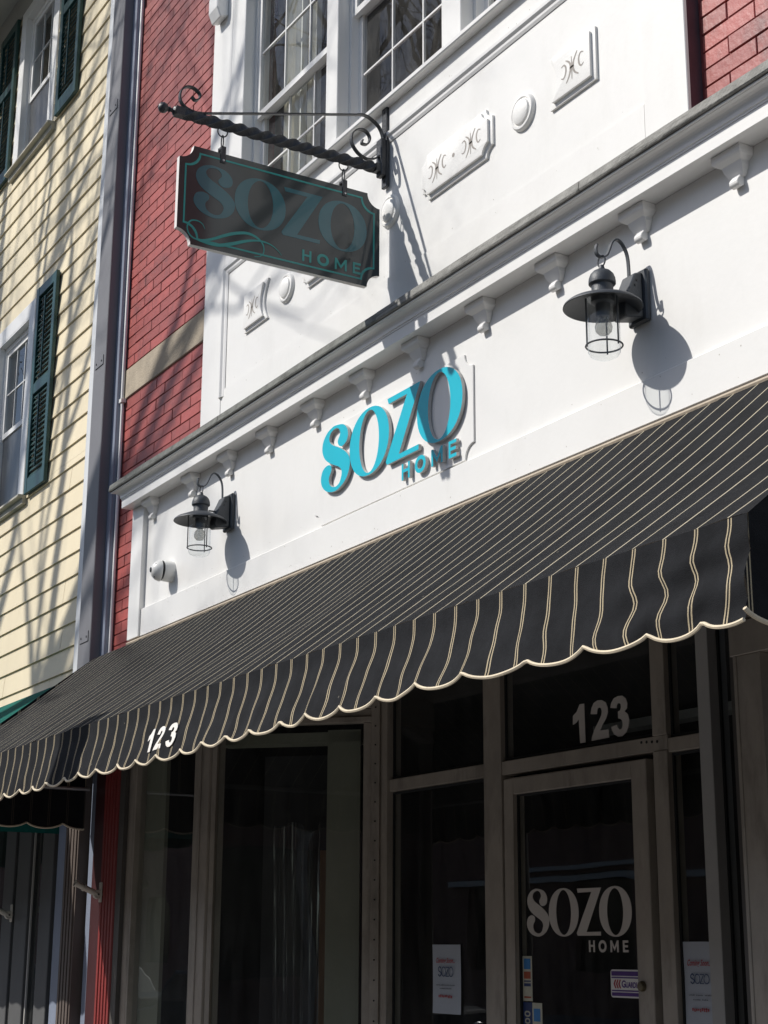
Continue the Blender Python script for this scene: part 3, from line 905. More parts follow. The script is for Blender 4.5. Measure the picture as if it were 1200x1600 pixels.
# corbels
def corbel_mesh():
    m = M()
    # cap block, chamfered below
    def ring(hw, d, z): return [(-hw, 0, z), (-hw, -d, z), (hw, -d, z), (hw, 0, z)]
    R_ = [ring(.067, .062, 3.9345), ring(.067, .060, 3.912), ring(.064, .055, 3.905), ring(.051, .042, 3.896), ring(.045, .037, 3.893), ring(.044, .031, 3.880), ring(.036, .022, 3.862), ring(.028, .014, 3.848)]
    for a, b in zip(R_, R_[1:]):
        m.add(a + b, [(i, (i + 1) % 4, 4 + (i + 1) % 4, 4 + i) for i in range(4)])
    m.add(R_[0], [(0, 1, 2, 3)]); m.add(R_[-1], [(3, 2, 1, 0)])
    # tongue with a rolled tip
    pr = [(0, 3.885), (-.024, 3.875), (-.018, 3.862), (-.020, 3.850), (-.028, 3.842), (-.033, 3.832), (-.031, 3.822), (-.024, 3.816), (-.014, 3.814), (0, 3.822)]
    m.prism(pr, 'yz', -.020, .020)
    return m.mesh('corbel', (0, 0, 3.8), [MT['white_trim']], 0.002)
cm = corbel_mesh()
for xx in (-3.425, -3.908, -4.402, -4.878, -5.366, -5.822, -6.284, -6.765, -7.227, -7.69, -8.25, -2.94, -2.46, -1.98, -1.5):
    link('corbel', cm, (xx - .012 + random.uniform(-.003, .003), 0, 3.8), cornice)

# --- lower fascia
fa = M()
fa.box(-8.53, -8.362, -0.030, 0.088, 3.152, 3.9345)
fa.build('fascia_stile', MT['white'], B, 0.003)
fa = M(); fa.box(-8.3615, X_R, -0.018, 0.088, 3.152, 3.313)
fa.build('fascia_rail', MT['white'], B, 0.004)
fa = M(); fa.box(-8.3615, X_R, 0.0, 0.088, 3.3135, 3.9345)
fa.build('fascia_board', MT['white'], B)

# ================================================================== STOREFRONT (part of the building)
YD = 0.66
sf = M()
sf.box(-8.53, X_R, 0.0, 0.088, 2.752, 3.148)               # head beam behind the awning
sf.box(-8.53, -8.425, 0.02, 0.14, 0.0, 2.75)              # outer jamb
head = sf.build('storefront_head', MT['bronze'], B)
# fluted red pilaster
rp = M(); rp.box(-8.979, -8.806, 0.004, 0.10, 0.0, 2.75); rp.build('pilaster_board', paint('shade_maroon_board', (0.050, 0.012, 0.014), 0.5, 0.15, 9, 0.6), B)  # plain side of the pilaster, its shade painted in as dark maroon
rp = M(); rp.box(-8.805, -8.575, 0.012, 0.10, 0.0, 2.75)
for k in range(5):
    xx = -8.801 + k * 0.0455
    rp.prism([(xx, 0.012), (xx + .007, -.012), (xx + .031, -.012), (xx + .038, 0.012)], 'xy', 0.0, 2.74)
rp.build('fluted_pilaster', MT['redpaint'], B)
jb = M(); jb.box(-8.574, -8.50, -0.006, 0.018, 0.0, 2.75); jb.build('jamb_strip', MT['bronze_dark'], B)
# display window, front face
W = M()
W.box(-8.424, -8.395, 0.02, 0.08, .45, 2.75); W.box(-7.56, -7.385, -0.005, 0.085, 0.0, 2.75); W.box(-8.395, -7.56, .02, .08, .38, .45); W.box(-8.424, -7.56, .03, .08, 0.0, .38)
W.box(-7.475, -7.468, -.012, -.006, 0.02, 2.75)
dw = W.build('display_window', MT['bronze'], B, 0.003)
M().add([(-8.395, .05, .45), (-7.56, .05, .45), (-7.56, .05, 2.75), (-8.395, .05, 2.75)], [(0, 1, 2, 3)]).build('pane', GL_ST, dw)
# angled return window: (-7.40,0.03) -> (-6.79,0.64)
A0 = Vector((-7.41, 0.0)); AD = Vector((math.cos(math.radians(45)), math.sin(math.radians(45)))); AN = Vector((AD.y, -AD.x))
def ap(t, d): q = A0 + AD * t + AN * d; return (q.x, q.y)
def abox(m, t0, t1, d0, d1, z0, z1):
    p = [ap(t0, d1), ap(t1, d1), ap(t1, d0), ap(t0, d0)]
    m.hexa([(q[0], q[1], z0) for q in p] + [(q[0], q[1], z1) for q in p])
aw = M()
abox(aw, 0.03, 0.055, -.04, .02, .4, 2.53); abox(aw, .815, .86, -.04, .02, 0.0, 2.53); abox(aw, .862, .905, -.06, .05, 0.0, 2.75)
abox(aw, .03, .86, -.04, .03, 2.532, 2.56); abox(aw, 0.03, .86, -.05, .012, 2.562, 2.60); abox(aw, 0.03, .86, -.05, .035, 2.602, 2.75); abox(aw, .055, .815, -.04, .02, 0.0, .42)
aw_o = aw.build('angled_window', MT['bronze'], B, 0.002)
m = M(); p0, p1 = ap(.055, -.01), ap(.815, -.01)
m.add([(p0[0], p0[1], .42), (p1[0], p1[1], .42), (p1[0], p1[1], 2.53), (p0[0], p0[1], 2.53)], [(0, 1, 2, 3)]); m.build('pane', GL_ST, aw_o)
rv = M()
for k in range(26):
    q = ap(.884, .052); rv.lathe([(.0045, 0), (.0045, .002), (0, .0035)], (q[0], q[1], .3 + k * .092), 6, (AN.x, AN.y, 0))
tag(rv.build('rivets', MT['rubber'], aw_o), kind='stuff')
# recessed door wall at y = YD
D0, D1 = YD - .035, YD + .035
sfm = M()
sfm.box(-6.800, -6.682, D0 - .01, D1, 0.0, 2.75)
sfm.box(-5.867, -5.733, D0, D1, 0.0, 2.75)
sfm.box(-6.681, -5.868, D0 + .004, D1, 2.185, 2.243); sfm.box(-5.732, -4.640, D0 + .004, D1, 2.182, 2.240)
sfm.box(-4.722, -4.641, D0, D1, 0.0, 2.1815); sfm.box(-4.722, -4.641, D0, D1, 2.2405, 2.75)
sfm.box(-4.6405, -4.438, D0 + .006, D1, 2.172, 2.226)
sfm.box(-6.681, -4.438, D0 + .004, D1, 2.70, 2.75)
sfm.box(-6.681, -5.868, D0 + .004, D1, 0.0, .30)
sfm.box(-4.6405, -4.438, D0 + .004, D1, 0.0, .30)
ent = sfm.build('entrance_frame', MT['bronze'], B, 0.002)
mr_ = M(); mr_.box(-4.437, -4.370, D0 - .02, D1, 0.0, 2.75); mr_.build('sidelight_post', MT['far_trim'], ent, 0.002)
gk = M()
for (xa, xb, za, zb) in ((-6.680, -5.869, .305, 2.182), (-6.680, -5.869, 2.246, 2.698), (-5.731, -4.7235, 2.244, 2.698), (-4.6395, -4.4395, .305, 2.170), (-4.6395, -4.4395, 2.229, 2.698), (-4.369, -3.70, .05, 2.70)):
    M().add([(xa, YD, za), (xb, YD, za), (xb, YD, zb), (xa, YD, zb)], [(0, 1, 2, 3)]).build('pane', GL_ST, ent)
    t = .010
    for q in ((xa, xa + t, za, zb), (xb - t, xb, za, zb), (xa + t, xb - t, za, za + t), (xa + t, xb - t, zb - t, zb)):
        gk.box(q[0], q[1], YD - .012, YD - .003, q[2], q[3])
gk.build('gasket', MT['rubber'], ent)
hs = M()
for k in range(4): hs.lathe([(.0055, 0), (.0055, .002)], (-4.79 + .031 * k, D0 + .003, 2.224 - .002 * k), 8, (0, -1, 0))
tag(hs.build('screw_holes', MT['rubber'], ent), kind='stuff')
# numerals on the transom glass
for d in '123':
    M().prism(NUM[d], 'xz', YD - .004, YD - .002).build('numeral', MT['decal'], ent)
# the door
door = M()
door.box(-5.7075, -5.637, D0 - .006, D1 - .02, .02, 2.160); door.box(-4.848, -4.760, D0 - .006, D1 - .02, .02, 2.160)
door.box(-5.637, -4.848, D0 - .006, D1 - .02, 2.092, 2.160); door.box(-5.637, -4.848, D0 - .006, D1 - .02, .02, .26)
dr = door.build('door', MT['bronze'], B, 0.003)
M().add([(-5.637, YD - .01, .26), (-4.848, YD - .01, .26), (-4.848, YD - .01, 2.092), (-5.637, YD - .01, 2.092)], [(0, 1, 2, 3)]).build('pane', GL_ST, dr)
gk = M()
for q in ((-5.637, -5.628, .26, 2.092), (-4.857, -4.848, .26, 2.092), (-5.628, -4.857, 2.083, 2.092)): gk.box(q[0], q[1], YD - .022, YD - .012, q[2], q[3])
gk.build('gasket', MT['rubber'], dr)
DY = YD - .0115
logo(lambda u, v: (-5.5913 + u, 1.5051 + v), 'xz', DY - .0012, DY, dr, [MT['decal'], MT['decal']])
M().lathe([(.019, 0), (.019, .010), (.015, .016), (.006, .017), (0, .017)], (-4.822, D0 - .006, 1.324), 16, (0, -1, 0)).build('deadbolt', MT['brass'], dr, smooth=True)
hd = M(); hd.tube([(-4.81, D0 - .006, 1.15), (-4.81, D0 - .07, 1.13), (-4.81, D0 - .07, .85), (-4.81, D0 - .006, .83)], .013, 8); hd.build('pull_handle', MT['bronze_dark'], dr, smooth=True)
# door stickers
st = M(); st.box(-5.6275, -5.562, DY - .001, DY, 1.250, 1.428)
st = st.build('payment_sticker', MT['st_cream'], dr)
for mt, z0, z1 in (('st_blue', 1.376, 1.418), ('st_red', 1.338, 1.366), ('st_navy', 1.326, 1.331), ('st_navy', 1.308, 1.320), ('st_cream', 1.285, 1.300), ('st_red', 1.262, 1.268)):
    M().box(-5.618, -5.572, DY - .0022, DY - .0012, z0, z1).build('emblem', MT[mt], st)
st = M(); st.box(-5.628, -5.566, DY - .001, DY, 1.12, 1.2455); st = st.build('payment_sticker', MT['st_navy'], dr)
m = M()
for k in range(3):
    cx = -5.598; cz = 1.200 - k * .028
    m.annulus(G_ell(cx, cz, .020 - .002 * k, .012, 14), G_ell(cx, cz, .013 - .002 * k, .006, 14), 'xz', DY - .0022, DY - .0012)
m.build('emblem', MT['st_cream'], st)
st = M(); st.box(-5.5645, -5.497, DY - .001, DY, 1.12, 1.2445); st = st.build('payment_sticker', MT['st_cream'], dr)
M().box(-5.554, -5.510, DY - .0022, DY - .0012, 1.172, 1.222).build('emblem', MT['st_blue'], st)
# security company sticker
def rrect(x0, x1, z0, z1, r, k=4):
    p = []
    for cx, cz, a in ((x1 - r, z1 - r, 0), (x0 + r, z1 - r, 90), (x0 + r, z0 + r, 180), (x1 - r, z0 + r, 270)):
        for i in range(k + 1):
            t = math.radians(a + 90 * i / k); p.append((cx + r * math.cos(t), cz + r * math.sin(t)))
    return p
st = M().prism(rrect(-5.048, -4.852, 1.279, 1.382, .012), 'xz', DY - .001, DY).build('alarm_sticker', MT['numeral'], dr)
em = M()
em.box(-5.042, -4.853, DY - .0022, DY - .0012, 1.359, 1.376); em.box(-5.042, -4.853, DY - .0022, DY - .0012, 1.350, 1.355)
em.box(-5.042, -4.853, DY - .0022, DY - .0012, 1.302, 1.307); em.box(-5.042, -4.853, DY - .0022, DY - .0012, 1.285, 1.298)
em.build('band', MT['st_purple'], st)
em = M()
for k in range(3):
    x0 = -5.030 + .014 * k
    em.prism([(x0, 1.329), (x0 + .009, 1.345), (x0 + .016, 1.345), (x0 + .008, 1.329), (x0 + .016, 1.313), (x0 + .009, 1.313)], 'xz', DY - .0022, DY - .0012)
em.build('chevrons', MT['ink_red'], st)
em = M(); flat_text(em, "G", .036, -4.982, DY - .0018, 1.317, .001, None); flat_text(em, "UARDIAN", .028, -4.957, DY - .0018, 1.317, .001, .098)
em.build('lettering', MT['st_purple'], st)
# recess ceiling, inner rooms
M().box(-7.9, -3.2, 0.0885, YD + .03, 2.752, 2.80).build('recess_soffit', MT['ceiling_in'], B)
rm = M()
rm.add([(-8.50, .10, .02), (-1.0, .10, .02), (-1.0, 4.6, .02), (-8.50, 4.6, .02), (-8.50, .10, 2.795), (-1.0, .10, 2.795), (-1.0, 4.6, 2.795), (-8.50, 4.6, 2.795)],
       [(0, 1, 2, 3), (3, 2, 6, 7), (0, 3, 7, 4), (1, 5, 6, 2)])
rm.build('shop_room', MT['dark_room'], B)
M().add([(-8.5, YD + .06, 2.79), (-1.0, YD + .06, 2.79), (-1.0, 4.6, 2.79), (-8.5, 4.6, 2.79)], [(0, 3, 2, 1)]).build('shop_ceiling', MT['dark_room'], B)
box('olive_partition', MT['olive'], B, -8.50, -8.115, .078, .098, .45, 2.72)
pp = M()
abox(pp, .585, .757, -.16, -.14, .02, 2.52); abox(pp, .0, .757, -.30, -.14, 2.46, 2.51)
pp.build('display_partition', MT['olive'], B)
bc = M(); abox(bc, .10, .58, -.62, -.60, .02, 2.45); bc.build('display_back', MT['dark_room'], B)
MT['sheet'] = glass('streak_sheet', (0.70, 0.70, 0.70), 2.6, 0.14, 0.30)  # added sheet, its sheen stands in for bright streaks in the glass
ps = M(); nu, nv = 60, 14
pv = []
rs_ = random.Random(4)
off = [rs_.uniform(0, 6.28) for _ in range(5)]
for j in range(nv + 1):
    for i in range(nu + 1):
        u, v = i / nu, j / nv
        t_ = .315 + .235 * u + .012 * math.sin(v * 3 + off[0]) * (1 - u)
        d_ = -.17 + .022 * math.sin(u * 38 + 1.2 * math.sin(v * 2.3) + off[1]) + .012 * math.sin(u * 71 + v * 2 + off[2])
        q = ap(t_, d_)
        pv.append((q[0], q[1], .45 + 1.60 * v - (.05 * math.sin(u * 9 + off[3]) * u if j == nv else 0)))
ps.add(pv, [(j * (nu + 1) + i, j * (nu + 1) + i + 1, (j + 1) * (nu + 1) + i + 1, (j + 1) * (nu + 1) + i) for j in range(nv) for i in range(nu)])
tag(ps.build('streak_sheet', MT['sheet'], smooth=True), 'clear wrinkled sheet added inside the angled shop window to stand in for bright streaks', 'plastic sheet')
wp = M(); abox(wp, .525, .575, -.26, -.235, .45, 1.93)
tag(wp.build('wood_plank', paint('raw_wood', (.34, .19, .10), .6, .2, 12, .8)), 'brown wooden plank standing behind the added plastic sheet', 'plank')
fx = M(); fx.box(-7.6, -6.2, 2.6, 2.72, 2.70, 2.75); fx.box(-6.6, -4.2, 3.4, 3.55, 2.72, 2.77); fx.build('ceiling_fixture', MT['tube'], B)
# front pier and right shop window
pr_ = M(); pr_.box(-3.577, -3.478, 0.0, .10, 0.0, 2.315); pr_.box(-3.590, -3.5775, -.004, .10, 0.0, 2.315); pr_.box(-3.60, X_R, -.006, .10, 2.3155, 2.42); pr_.box(-3.60, X_R, .004, .10, 2.4205, 2.7515)
pr_.box(-3.4775, X_R, .01, .10, 0.0, .4)
pr_.build('corner_pier', MT['bronze'], B, 0.002)
M().add([(-3.4775, .05, .4), (X_R, .05, .4), (X_R, .05, 2.315), (-3.4775, .05, 2.315)], [(0, 1, 2, 3)]).build('pane', GL_ST, B)
box('return_wall', MT['bronze_dark'], B, -3.72, -3.60, .105, .66, 0, 2.75)

# ================================================================== POSTERS
def poster(x0, x1, z0, z1, y, label):
    p = M(); nx, nz = 6, 10
    vs_ = []
    for j in range(nz + 1):
        for i in range(nx + 1):
            u, v = i / nx, j / nz
            vs_.append((x0 + (x1 - x0) * u, y - .0015 - .004 * abs(u - .5) * (v - .5) ** 2 * 4, z0 + (z1 - z0) * v))
    p.add(vs_, [(j * (nx + 1) + i, j * (nx + 1) + i + 1, (j + 1) * (nx + 1) + i + 1, (j + 1) * (nx + 1) + i) for j in range(nz) for i in range(nx)])
    o = p.build('poster', MT['paper'])
    tag(o, label, 'poster', 'coming soon posters in the shop glass')
    yy = y - .0085
    h = z1 - z0; w = x1 - x0
    t = M(); flat_text(t, "Coming Soon...", .030, x0 + w * .15, yy, z0 + h * .735, .0006, w * .68, shear=.25); t.build('lettering', MT['ink_red'], o)
    t = M(); k = w * .54 / .6836
    P = lambda u, v: (x0 + w * .23 + u * k, z0 + h * .535 + v * k * 1.25)
    for po, pi_ in G_O: t.annulus([P(*q) for q in po], [P(*q) for q in inset(po, .018)], 'xz', yy, yy + .0006)
    t.prism([P(*q) for q in ((.344, .185), (.5, .185), (.37, .016), (.491, .016), (.491, .0), (.338, .0), (.338, .014), (.466, .169), (.344, .169))], 'xz', yy, yy + .0006)
    sp = smooth_open([P(*q) for q in ((.14, .15), (.08, .185), (.02, .15), (.03, .11), (.12, .08), (.145, .045), (.08, .005), (.01, .04))], 4)
    t.strap([(a, yy, b) for a, b in sp], .0006, .0045, (0, 1, 0)); t.build('lettering', MT['ink_blue'], o)
    t = M()
    for zz, wd, kk in ((.405, .66, 16), (.355, .42, 10)):
        xs = x0 + w * (.5 - wd / 2)
        for i in range(kk):
            if random.random() < .86: t.box(xs + w * wd * i / kk, xs + w * wd * (i + random.uniform(.6, .9)) / kk, yy, yy + .0005, z0 + h * zz, z0 + h * (zz + random.uniform(.008, .016)))
    t.build('fine_print', MT['ink_grey'], o)
    t = M()
    for i in range(9): t.box(x0 + w * (.25 + .055 * i), x0 + w * (.25 + .055 * i + .035), yy, yy + .0005, z0 + h * (.235 + random.uniform(-.01, .008)), z0 + h * random.uniform(.262, .275))
    t.build('fine_print', MT['ink_red'], o)
    return o
poster(-6.334, -6.104, 1.178, 1.474, YD - .004, 'white coming soon poster taped in the dark glass between the entrance posts and door')
poster(-4.634, -4.447, 1.170, 1.484, YD - .004, 'white coming soon poster in the narrow sidelight beyond the door lock')

# ================================================================== WALL SIGN (raised letters on a notched board)
def scoop_rect(x0, x1, z0, z1, r, k=8):
    p = []
    for cx, cz, a0 in ((x0, z0, 90), (x1, z0, 180), (x1, z1, 270), (x0, z1, 360)):
        for i in range(k + 1):
            t = math.radians(a0 - 90 * i / k)
            p.append((cx + r * math.cos(t), cz + r * math.sin(t)))
    return p
ws = thing('wall_sign', (-5.6, 0, 3.3), 'raised cyan shop letters on a white notched board under the cornice', 'sign')
M().prism(scoop_rect(-6.30, -4.978, 3.322, 3.770, .062), 'xz', -.008, -.0005).build('sign_board', MT['white'], ws, 0.0015)
SU, SV = 1.729, 1.63
logo(lambda u, v: (-6.207 + u * SU, 3.4455 + v * SV), 'xz', -.0275, -.0125, ws, [MT['cyan'], MT['letter_side']], w=0.0080)

# ================================================================== HANGING SIGN AND ITS BRACKET
SX = -5.68
br = thing('sign_bracket', (SX, 0, 4.87), 'black wrought iron bracket with twisted bar and scrolls on the white upper front', 'bracket')
pm = M(); pm.box(SX - .022, SX + .022, -.012, 0.0045, 4.785, 5.190); pm.build('wall_plate', MT['iron'], br, .002)
rs = M()
for z in (5.165, 4.815): rs.lathe([(.008, 0), (.007, .004), (0, .006)], (SX, -.0125, z), 10, (0, -1, 0))
rs.build('bolt', MT['iron'], br)
# block clasp around the bar root
M().box(SX - .024, SX + .024, -.040, -.0125, 4.835, 5.02).build('socket', MT['iron'], br, .004)
# twisted square bar
tb = M()
n = 160; ring = []
hw = .019
for i in range(n + 1):
    y = -1.040 + (1.040 - .030) * i / n
    a = 0.0 if i < 6 or i > n - 6 else (i - 6) / (n - 12) * math.pi * 2 * 3.6
    for k in range(4):
        q = a + math.pi / 4 + k * math.pi / 2
        ring.append((SX + hw * 1.414 * math.cos(q), y, 4.872 + hw * 1.414 * math.sin(q)))
tb.add(ring, [(i * 4 + k, i * 4 + (k + 1) % 4, (i + 1) * 4 + (k + 1) % 4, (i + 1) * 4 + k) for i in range(n) for k in range(4)] + [(3, 2, 1, 0), tuple(n * 4 + k for k in range(4))])
tb.build('twisted_bar', MT['iron'], br)
M().lathe([(.020, 0), (.020, .006), (.010, .012), (.008, .020), (.014, .026), (.009, .032), (.020, .042), (.024, .054), (.020, .067), (.010, .074), (0, .076)], (SX, -1.040, 4.872), 16, (0, -1, 0)).build('finial', MT['iron'], br, smooth=True)
def yz(p): return [(SX, a, b) for a, b in p]
s1 = smooth_open([(-.967, 4.962), (-.952, 4.948), (-.932, 4.962), (-.932, 4.985), (-.962, 5.004), (-.997, 4.998), (-1.018, 4.970), (-1.020, 4.935), (-1.004, 4.908), (-.972, 4.894), (-.925, 4.8905)], 5)
m = M(); m.strap(yz(s1), .020, .006, (1, 0, 0)); m.build('scroll', MT['iron'], br, smooth=False)
m = M(); m.strap(yz([(-.940, 4.8895), (-.70, 4.958), (-.46, 5.026), (-.16, 5.110)]), .016, .006, (1, 0, 0)); m.build('brace_strap', MT['iron'], br)
s2 = smooth_open([(-.16, 5.110), (-.125, 5.119), (-.085, 5.112), (-.037, 5.078), (-.0165, 5.020), (-.022, 4.962), (-.054, 4.922), (-.101, 4.904), (-.150, 4.922), (-.182, 4.965), (-.178, 5.012), (-.145, 5.041), (-.108, 5.040), (-.088, 5.012), (-.100, 4.978), (-.128, 4.974), (-.126, 4.993)], 5)
m = M(); m.strap(yz(s2), .020, .006, (1, 0, 0)); m.build('scroll', MT['iron'], br)

hs_ = thing('hanging_sign', (SX, -.53, 4.28), 'black hanging shop sign with teal lettering and swirl below the iron bracket', 'sign')
bd = M(); bd.prism(scoop_rect(-1.016, -.040, 4.275, 4.728, .064, 8), 'yz', SX + .0125, SX - .0125, 1, 0)
n0 = len(bd.f)
board = bd.build('board', [MT['sign_black'], MT['sign_white']], hs_)
for p in board.data.polygons:
    if abs(p.normal.x) > .9: p.material_index = 0
FX = SX + .0125
def offset_loop(d): return scoop_rect(-1.016 + d, -.040 - d, 4.275 + d, 4.728 - d, .064, 8)
bo = M()
for sx, fx in ((1, FX), (-1, SX - .0125)):
    bo.annulus(offset_loop(.026), offset_loop(.034), 'yz', fx + sx * .0012, fx)
bo.build('border_line', MT['sign_aqua'], hs_)
logo(lambda u, v: (-.945 + u * 1.226, 4.4185 + v * 1.25), 'yz', FX + .0010, FX, hs_, [MT['sign_teal'], MT['sign_teal']], [MT['sign_aqua'], MT['sign_aqua']], small=False)
for _, polys, ann in home_shapes(0.0085):
    m = M()
    PF = lambda p: [(-.428 + (u - HX) * 1.20, 4.323 + (v - HZ) * 1.22) for u, v in p]
    if polys:
        for p in polys: m.prism(PF(p), 'yz', FX + .0015, FX)
    else: m.annulus(PF(ann[0]), PF(ann[1]), 'yz', FX + .0015, FX)
    m.build('letter', MT['sign_aqua'], hs_)
def ribbon(pts, ws_, x):
    P = smooth_open(pts, 6); n = len(P); L, R_ = [], []
    for i, p in enumerate(P):
        t = Vector(P[min(i + 1, n - 1)]) - Vector(P[max(i - 1, 0)]); t.normalize(); nn = Vector((-t.y, t.x))
        s = i / (n - 1) * (len(ws_) - 1); a = int(min(s, len(ws_) - 2)); w = (ws_[a] + (ws_[a + 1] - ws_[a]) * (s - a)) / 2
        L.append((x, p[0] + nn.x * w, p[1] + nn.y * w)); R_.append((x, p[0] - nn.x * w, p[1] - nn.y * w))
    return M().add(L + R_, [(i, i + 1, n + i + 1, n + i) for i in range(n - 1)])
ribbon([(-.889, 4.358), (-.901, 4.379), (-.925, 4.388), (-.952, 4.382), (-.968, 4.358), (-.964, 4.328), (-.941, 4.307), (-.902, 4.305), (-.856, 4.32), (-.802, 4.349), (-.747, 4.374), (-.692, 4.387), (-.647, 4.378), (-.618, 4.354), (-.613, 4.319), (-.628, 4.296), (-.656, 4.289)],
       [.002, .005, .007, .006, .007, .012, .014, .012, .007, .004, .003], FX + .0013).build('swirl', MT['sign_aqua'], hs_)
ribbon([(-.929, 4.302), (-.871, 4.296), (-.816, 4.302), (-.754, 4.325), (-.691, 4.352), (-.634, 4.366), (-.585, 4.362), (-.552, 4.346), (-.527, 4.324)], [.003, .010, .016, .014, .009, .006, .004, .002], FX + .0018).build('swirl', MT['sign_aqua'], hs_)
for y in (-.817, -.222):
    m = M()
    m.tube([(SX + .024 * math.sin(a) * .15, y + .023 * math.cos(a), 4.838 + .023 * math.sin(a)) for a in [2 * math.pi * k / 20 for k in range(20)]], .0032, 6, True)
    ring_o = m.build('hanging_ring', MT['iron'], hs_, smooth=True)
    m = M()
    m.tube([(SX + .011 * math.cos(a), y, 4.790 + .030 * math.sin(a)) for a in [2 * math.pi * k / 18 for k in range(18)]], .003, 6, True)
    m.build('chain_link', MT['iron'], hs_, smooth=True)
    m = M(); m.box(SX + .0128, SX + .0165, y - .012, y + .012, 4.683, 4.762); m.box(SX - .0165, SX - .0128, y - .012, y + .012, 4.683, 4.762); m.box(SX - .0128, SX + .0128, y - .010, y + .010, 4.750, 4.762)
    m.build('hanger_strap', MT['iron'], hs_, .001)
    M().lathe([(.0055, 0), (.0045, .003), (0, .004)], (SX + .0166, y + .001, 4.695), 10, (1, 0, 0)).build('rivet', MT['steel'], hs_)

# ================================================================== LANTERNS
def lantern(x):
    t = thing('wall_lantern', (x, 0, 3.55), 'charcoal barn lantern with clear glass beside the narrow end of the white board', 'wall lamp', 'barn lanterns on the white front')
    b = M(); b.box(x - .052, x + .052, -.022, -.0005, 3.520, 3.712); b.build('backplate', MT['lantern'], t, .006)
    b = M(); b.prism([(-.0225, 3.535), (-.095, 3.520), (-.105, 3.535), (-.100, 3.590), (-.070, 3.655), (-.055, 3.690), (-.0225, 3.702)], 'yz', x - .034, x + .034); b.build('arm_box', MT['lantern'], t, .004)
    sc = M()
    for z, y in ((3.664, -.067), (3.645, -.075)): sc.lathe([(.004, 0), (.004, .003)], (x + .0342, y + .02, z), 8, (1, 0, 0))
    sc.build('screws', MT['iron'], t)
    rd = M(); rd.tube([(x, -.125, 3.612), (x, -.050, 3.612)], .0042, 8); rd.build('tie_rod', MT['lantern'], t)
    hk = smooth_open([(-.052, 3.640), (-.052, 3.72), (-.058, 3.770), (-.077, 3.803), (-.100, 3.815), (-.121, 3.800), (-.136, 3.767), (-.148, 3.744), (-.170, 3.733), (-.189, 3.740), (-.193, 3.758), (-.189, 3.776)], 5)
    b = M(); b.strap([(x, a, z) for a, z in hk], .013, .0055, (1, 0, 0)); b.build('hook', MT['lantern'], t)
    b = M(); b.tube([(x + .020 * math.cos(a), -.170, 3.718 + .020 * math.sin(a)) for a in [2 * math.pi * k / 20 for k in range(20)]], .0028, 6, True); b.build('ring', MT['lantern'], t, smooth=True)
    c = (x, -.170, 0)
    cap = M().lathe([(0, 3.703), (.008, 3.703), (.010, 3.694), (.012, 3.688), (.018, 3.685), (.021, 3.684)], c, 24).build('cap_knob', MT['lantern'], t, smooth=True)
    M().lathe([(.016, 3.6835), (.030, 3.679), (.040, 3.668), (.0450, 3.654), (.0465, 3.642), (.0465, 3.634), (.043, 3.630), (.0375, 3.629), (.0370, 3.606), (.040, 3.600), (.040, 3.590)], c, 32).build('hood', MT['lantern'], t, smooth=True)
    M().lathe([(.036, 3.596), (.062, 3.590), (.122, 3.564), (.134, 3.554), (.136, 3.548), (.132, 3.547), (.119, 3.557), (.062, 3.580), (.036, 3.584), (.036, 3.596)], c, 48).build('shade', MT['lantern'], t, smooth=True)
    M().lathe([(.040, 3.582), (.040, 3.565), (.026, 3.560), (.024, 3.515), (.016, 3.512)], c, 20).build('socket', MT['lantern'], t, smooth=True)
    M().lathe([(.014, 3.513), (.016, 3.505), (.026, 3.493), (.0305, 3.477), (.027, 3.461), (.016, 3.450), (0, 3.447)], c, 20).build('bulb', MT['bulb'], t, smooth=True)
    M().lathe([(.054, 3.578), (.0555, 3.400), (.0545, 3.386), (.047, 3.374), (.030, 3.366), (0, 3.364)], c, 32).build('glass_jar', GL_LAMP, t, smooth=True)
    b = M()
    b.tube([(x + .062 * math.cos(a), -.170 + .062 * math.sin(a), 3.410) for a in [2 * math.pi * k / 32 for k in range(32)]], .0032, 6, True)
    b.build('cage_ring', MT['lantern'], t, smooth=True)
    for a in (0.20, 2.30, 4.40):
        m = M(); m.tube([(x + .061 * math.cos(a), -.170 + .061 * math.sin(a), z) for z in (3.575, 3.402)], .0028, 6); m.build('cage_rod', MT['lantern'], t)
    return t
l1 = lantern(-3.947)
l1['label'] = 'charcoal barn lantern on the plain white board far from the security camera'
l2 = copy_tree(l1, (-7.232 + 3.947, 0, 0))
l2['label'] = 'charcoal barn lantern beside the round white security camera'

# ================================================================== SECURITY CAMERA
sc = thing('security_camera', (-8.0, 0, 3.46), 'small round white security camera on the white board by the red brick strip', 'security camera')
SCc = (-7.98, 0, 3.455)
M().lathe([(.060, -.0005), (.060, .012), (.058, .050), (.055, .060)], (SCc[0], -.0005, SCc[2]), 28, (0, -1, 0)).build('base', MT['cam_white'], sc, smooth=True)
M().lathe([(.0555, .060), (.0555, .065)], (SCc[0], -.0005, SCc[2]), 28, (0, -1, 0)).build('seam_ring', MT['iron'], sc)
M().lathe([(.060, .065), (.060, .070), (.052, .090), (.036, .108), (.018, .117), (0.0, .119)], (SCc[0], -.0005, SCc[2]), 28, (-.12, -1, 0.0)).build('dome', MT['cam_white'], sc, smooth=True)
ax = Vector((-.12, -1, 0)).normalized()
cc = Vector((SCc[0], -.0005, SCc[2]))
M().lathe([(.014, .113), (.014, .121), (.010, .123), (0, .123)], cc, 16, ax).build('lens', MT['black'], sc, smooth=True)
for a in (0.8, 2.9, 5.0):
    M().lathe([(.006, 0), (.006, .012), (0, .013)], cc + ax * .092 + Vector((math.cos(a), 0, math.sin(a))) * .040, 8, ax).build('sensor_window', MT['black'], sc)

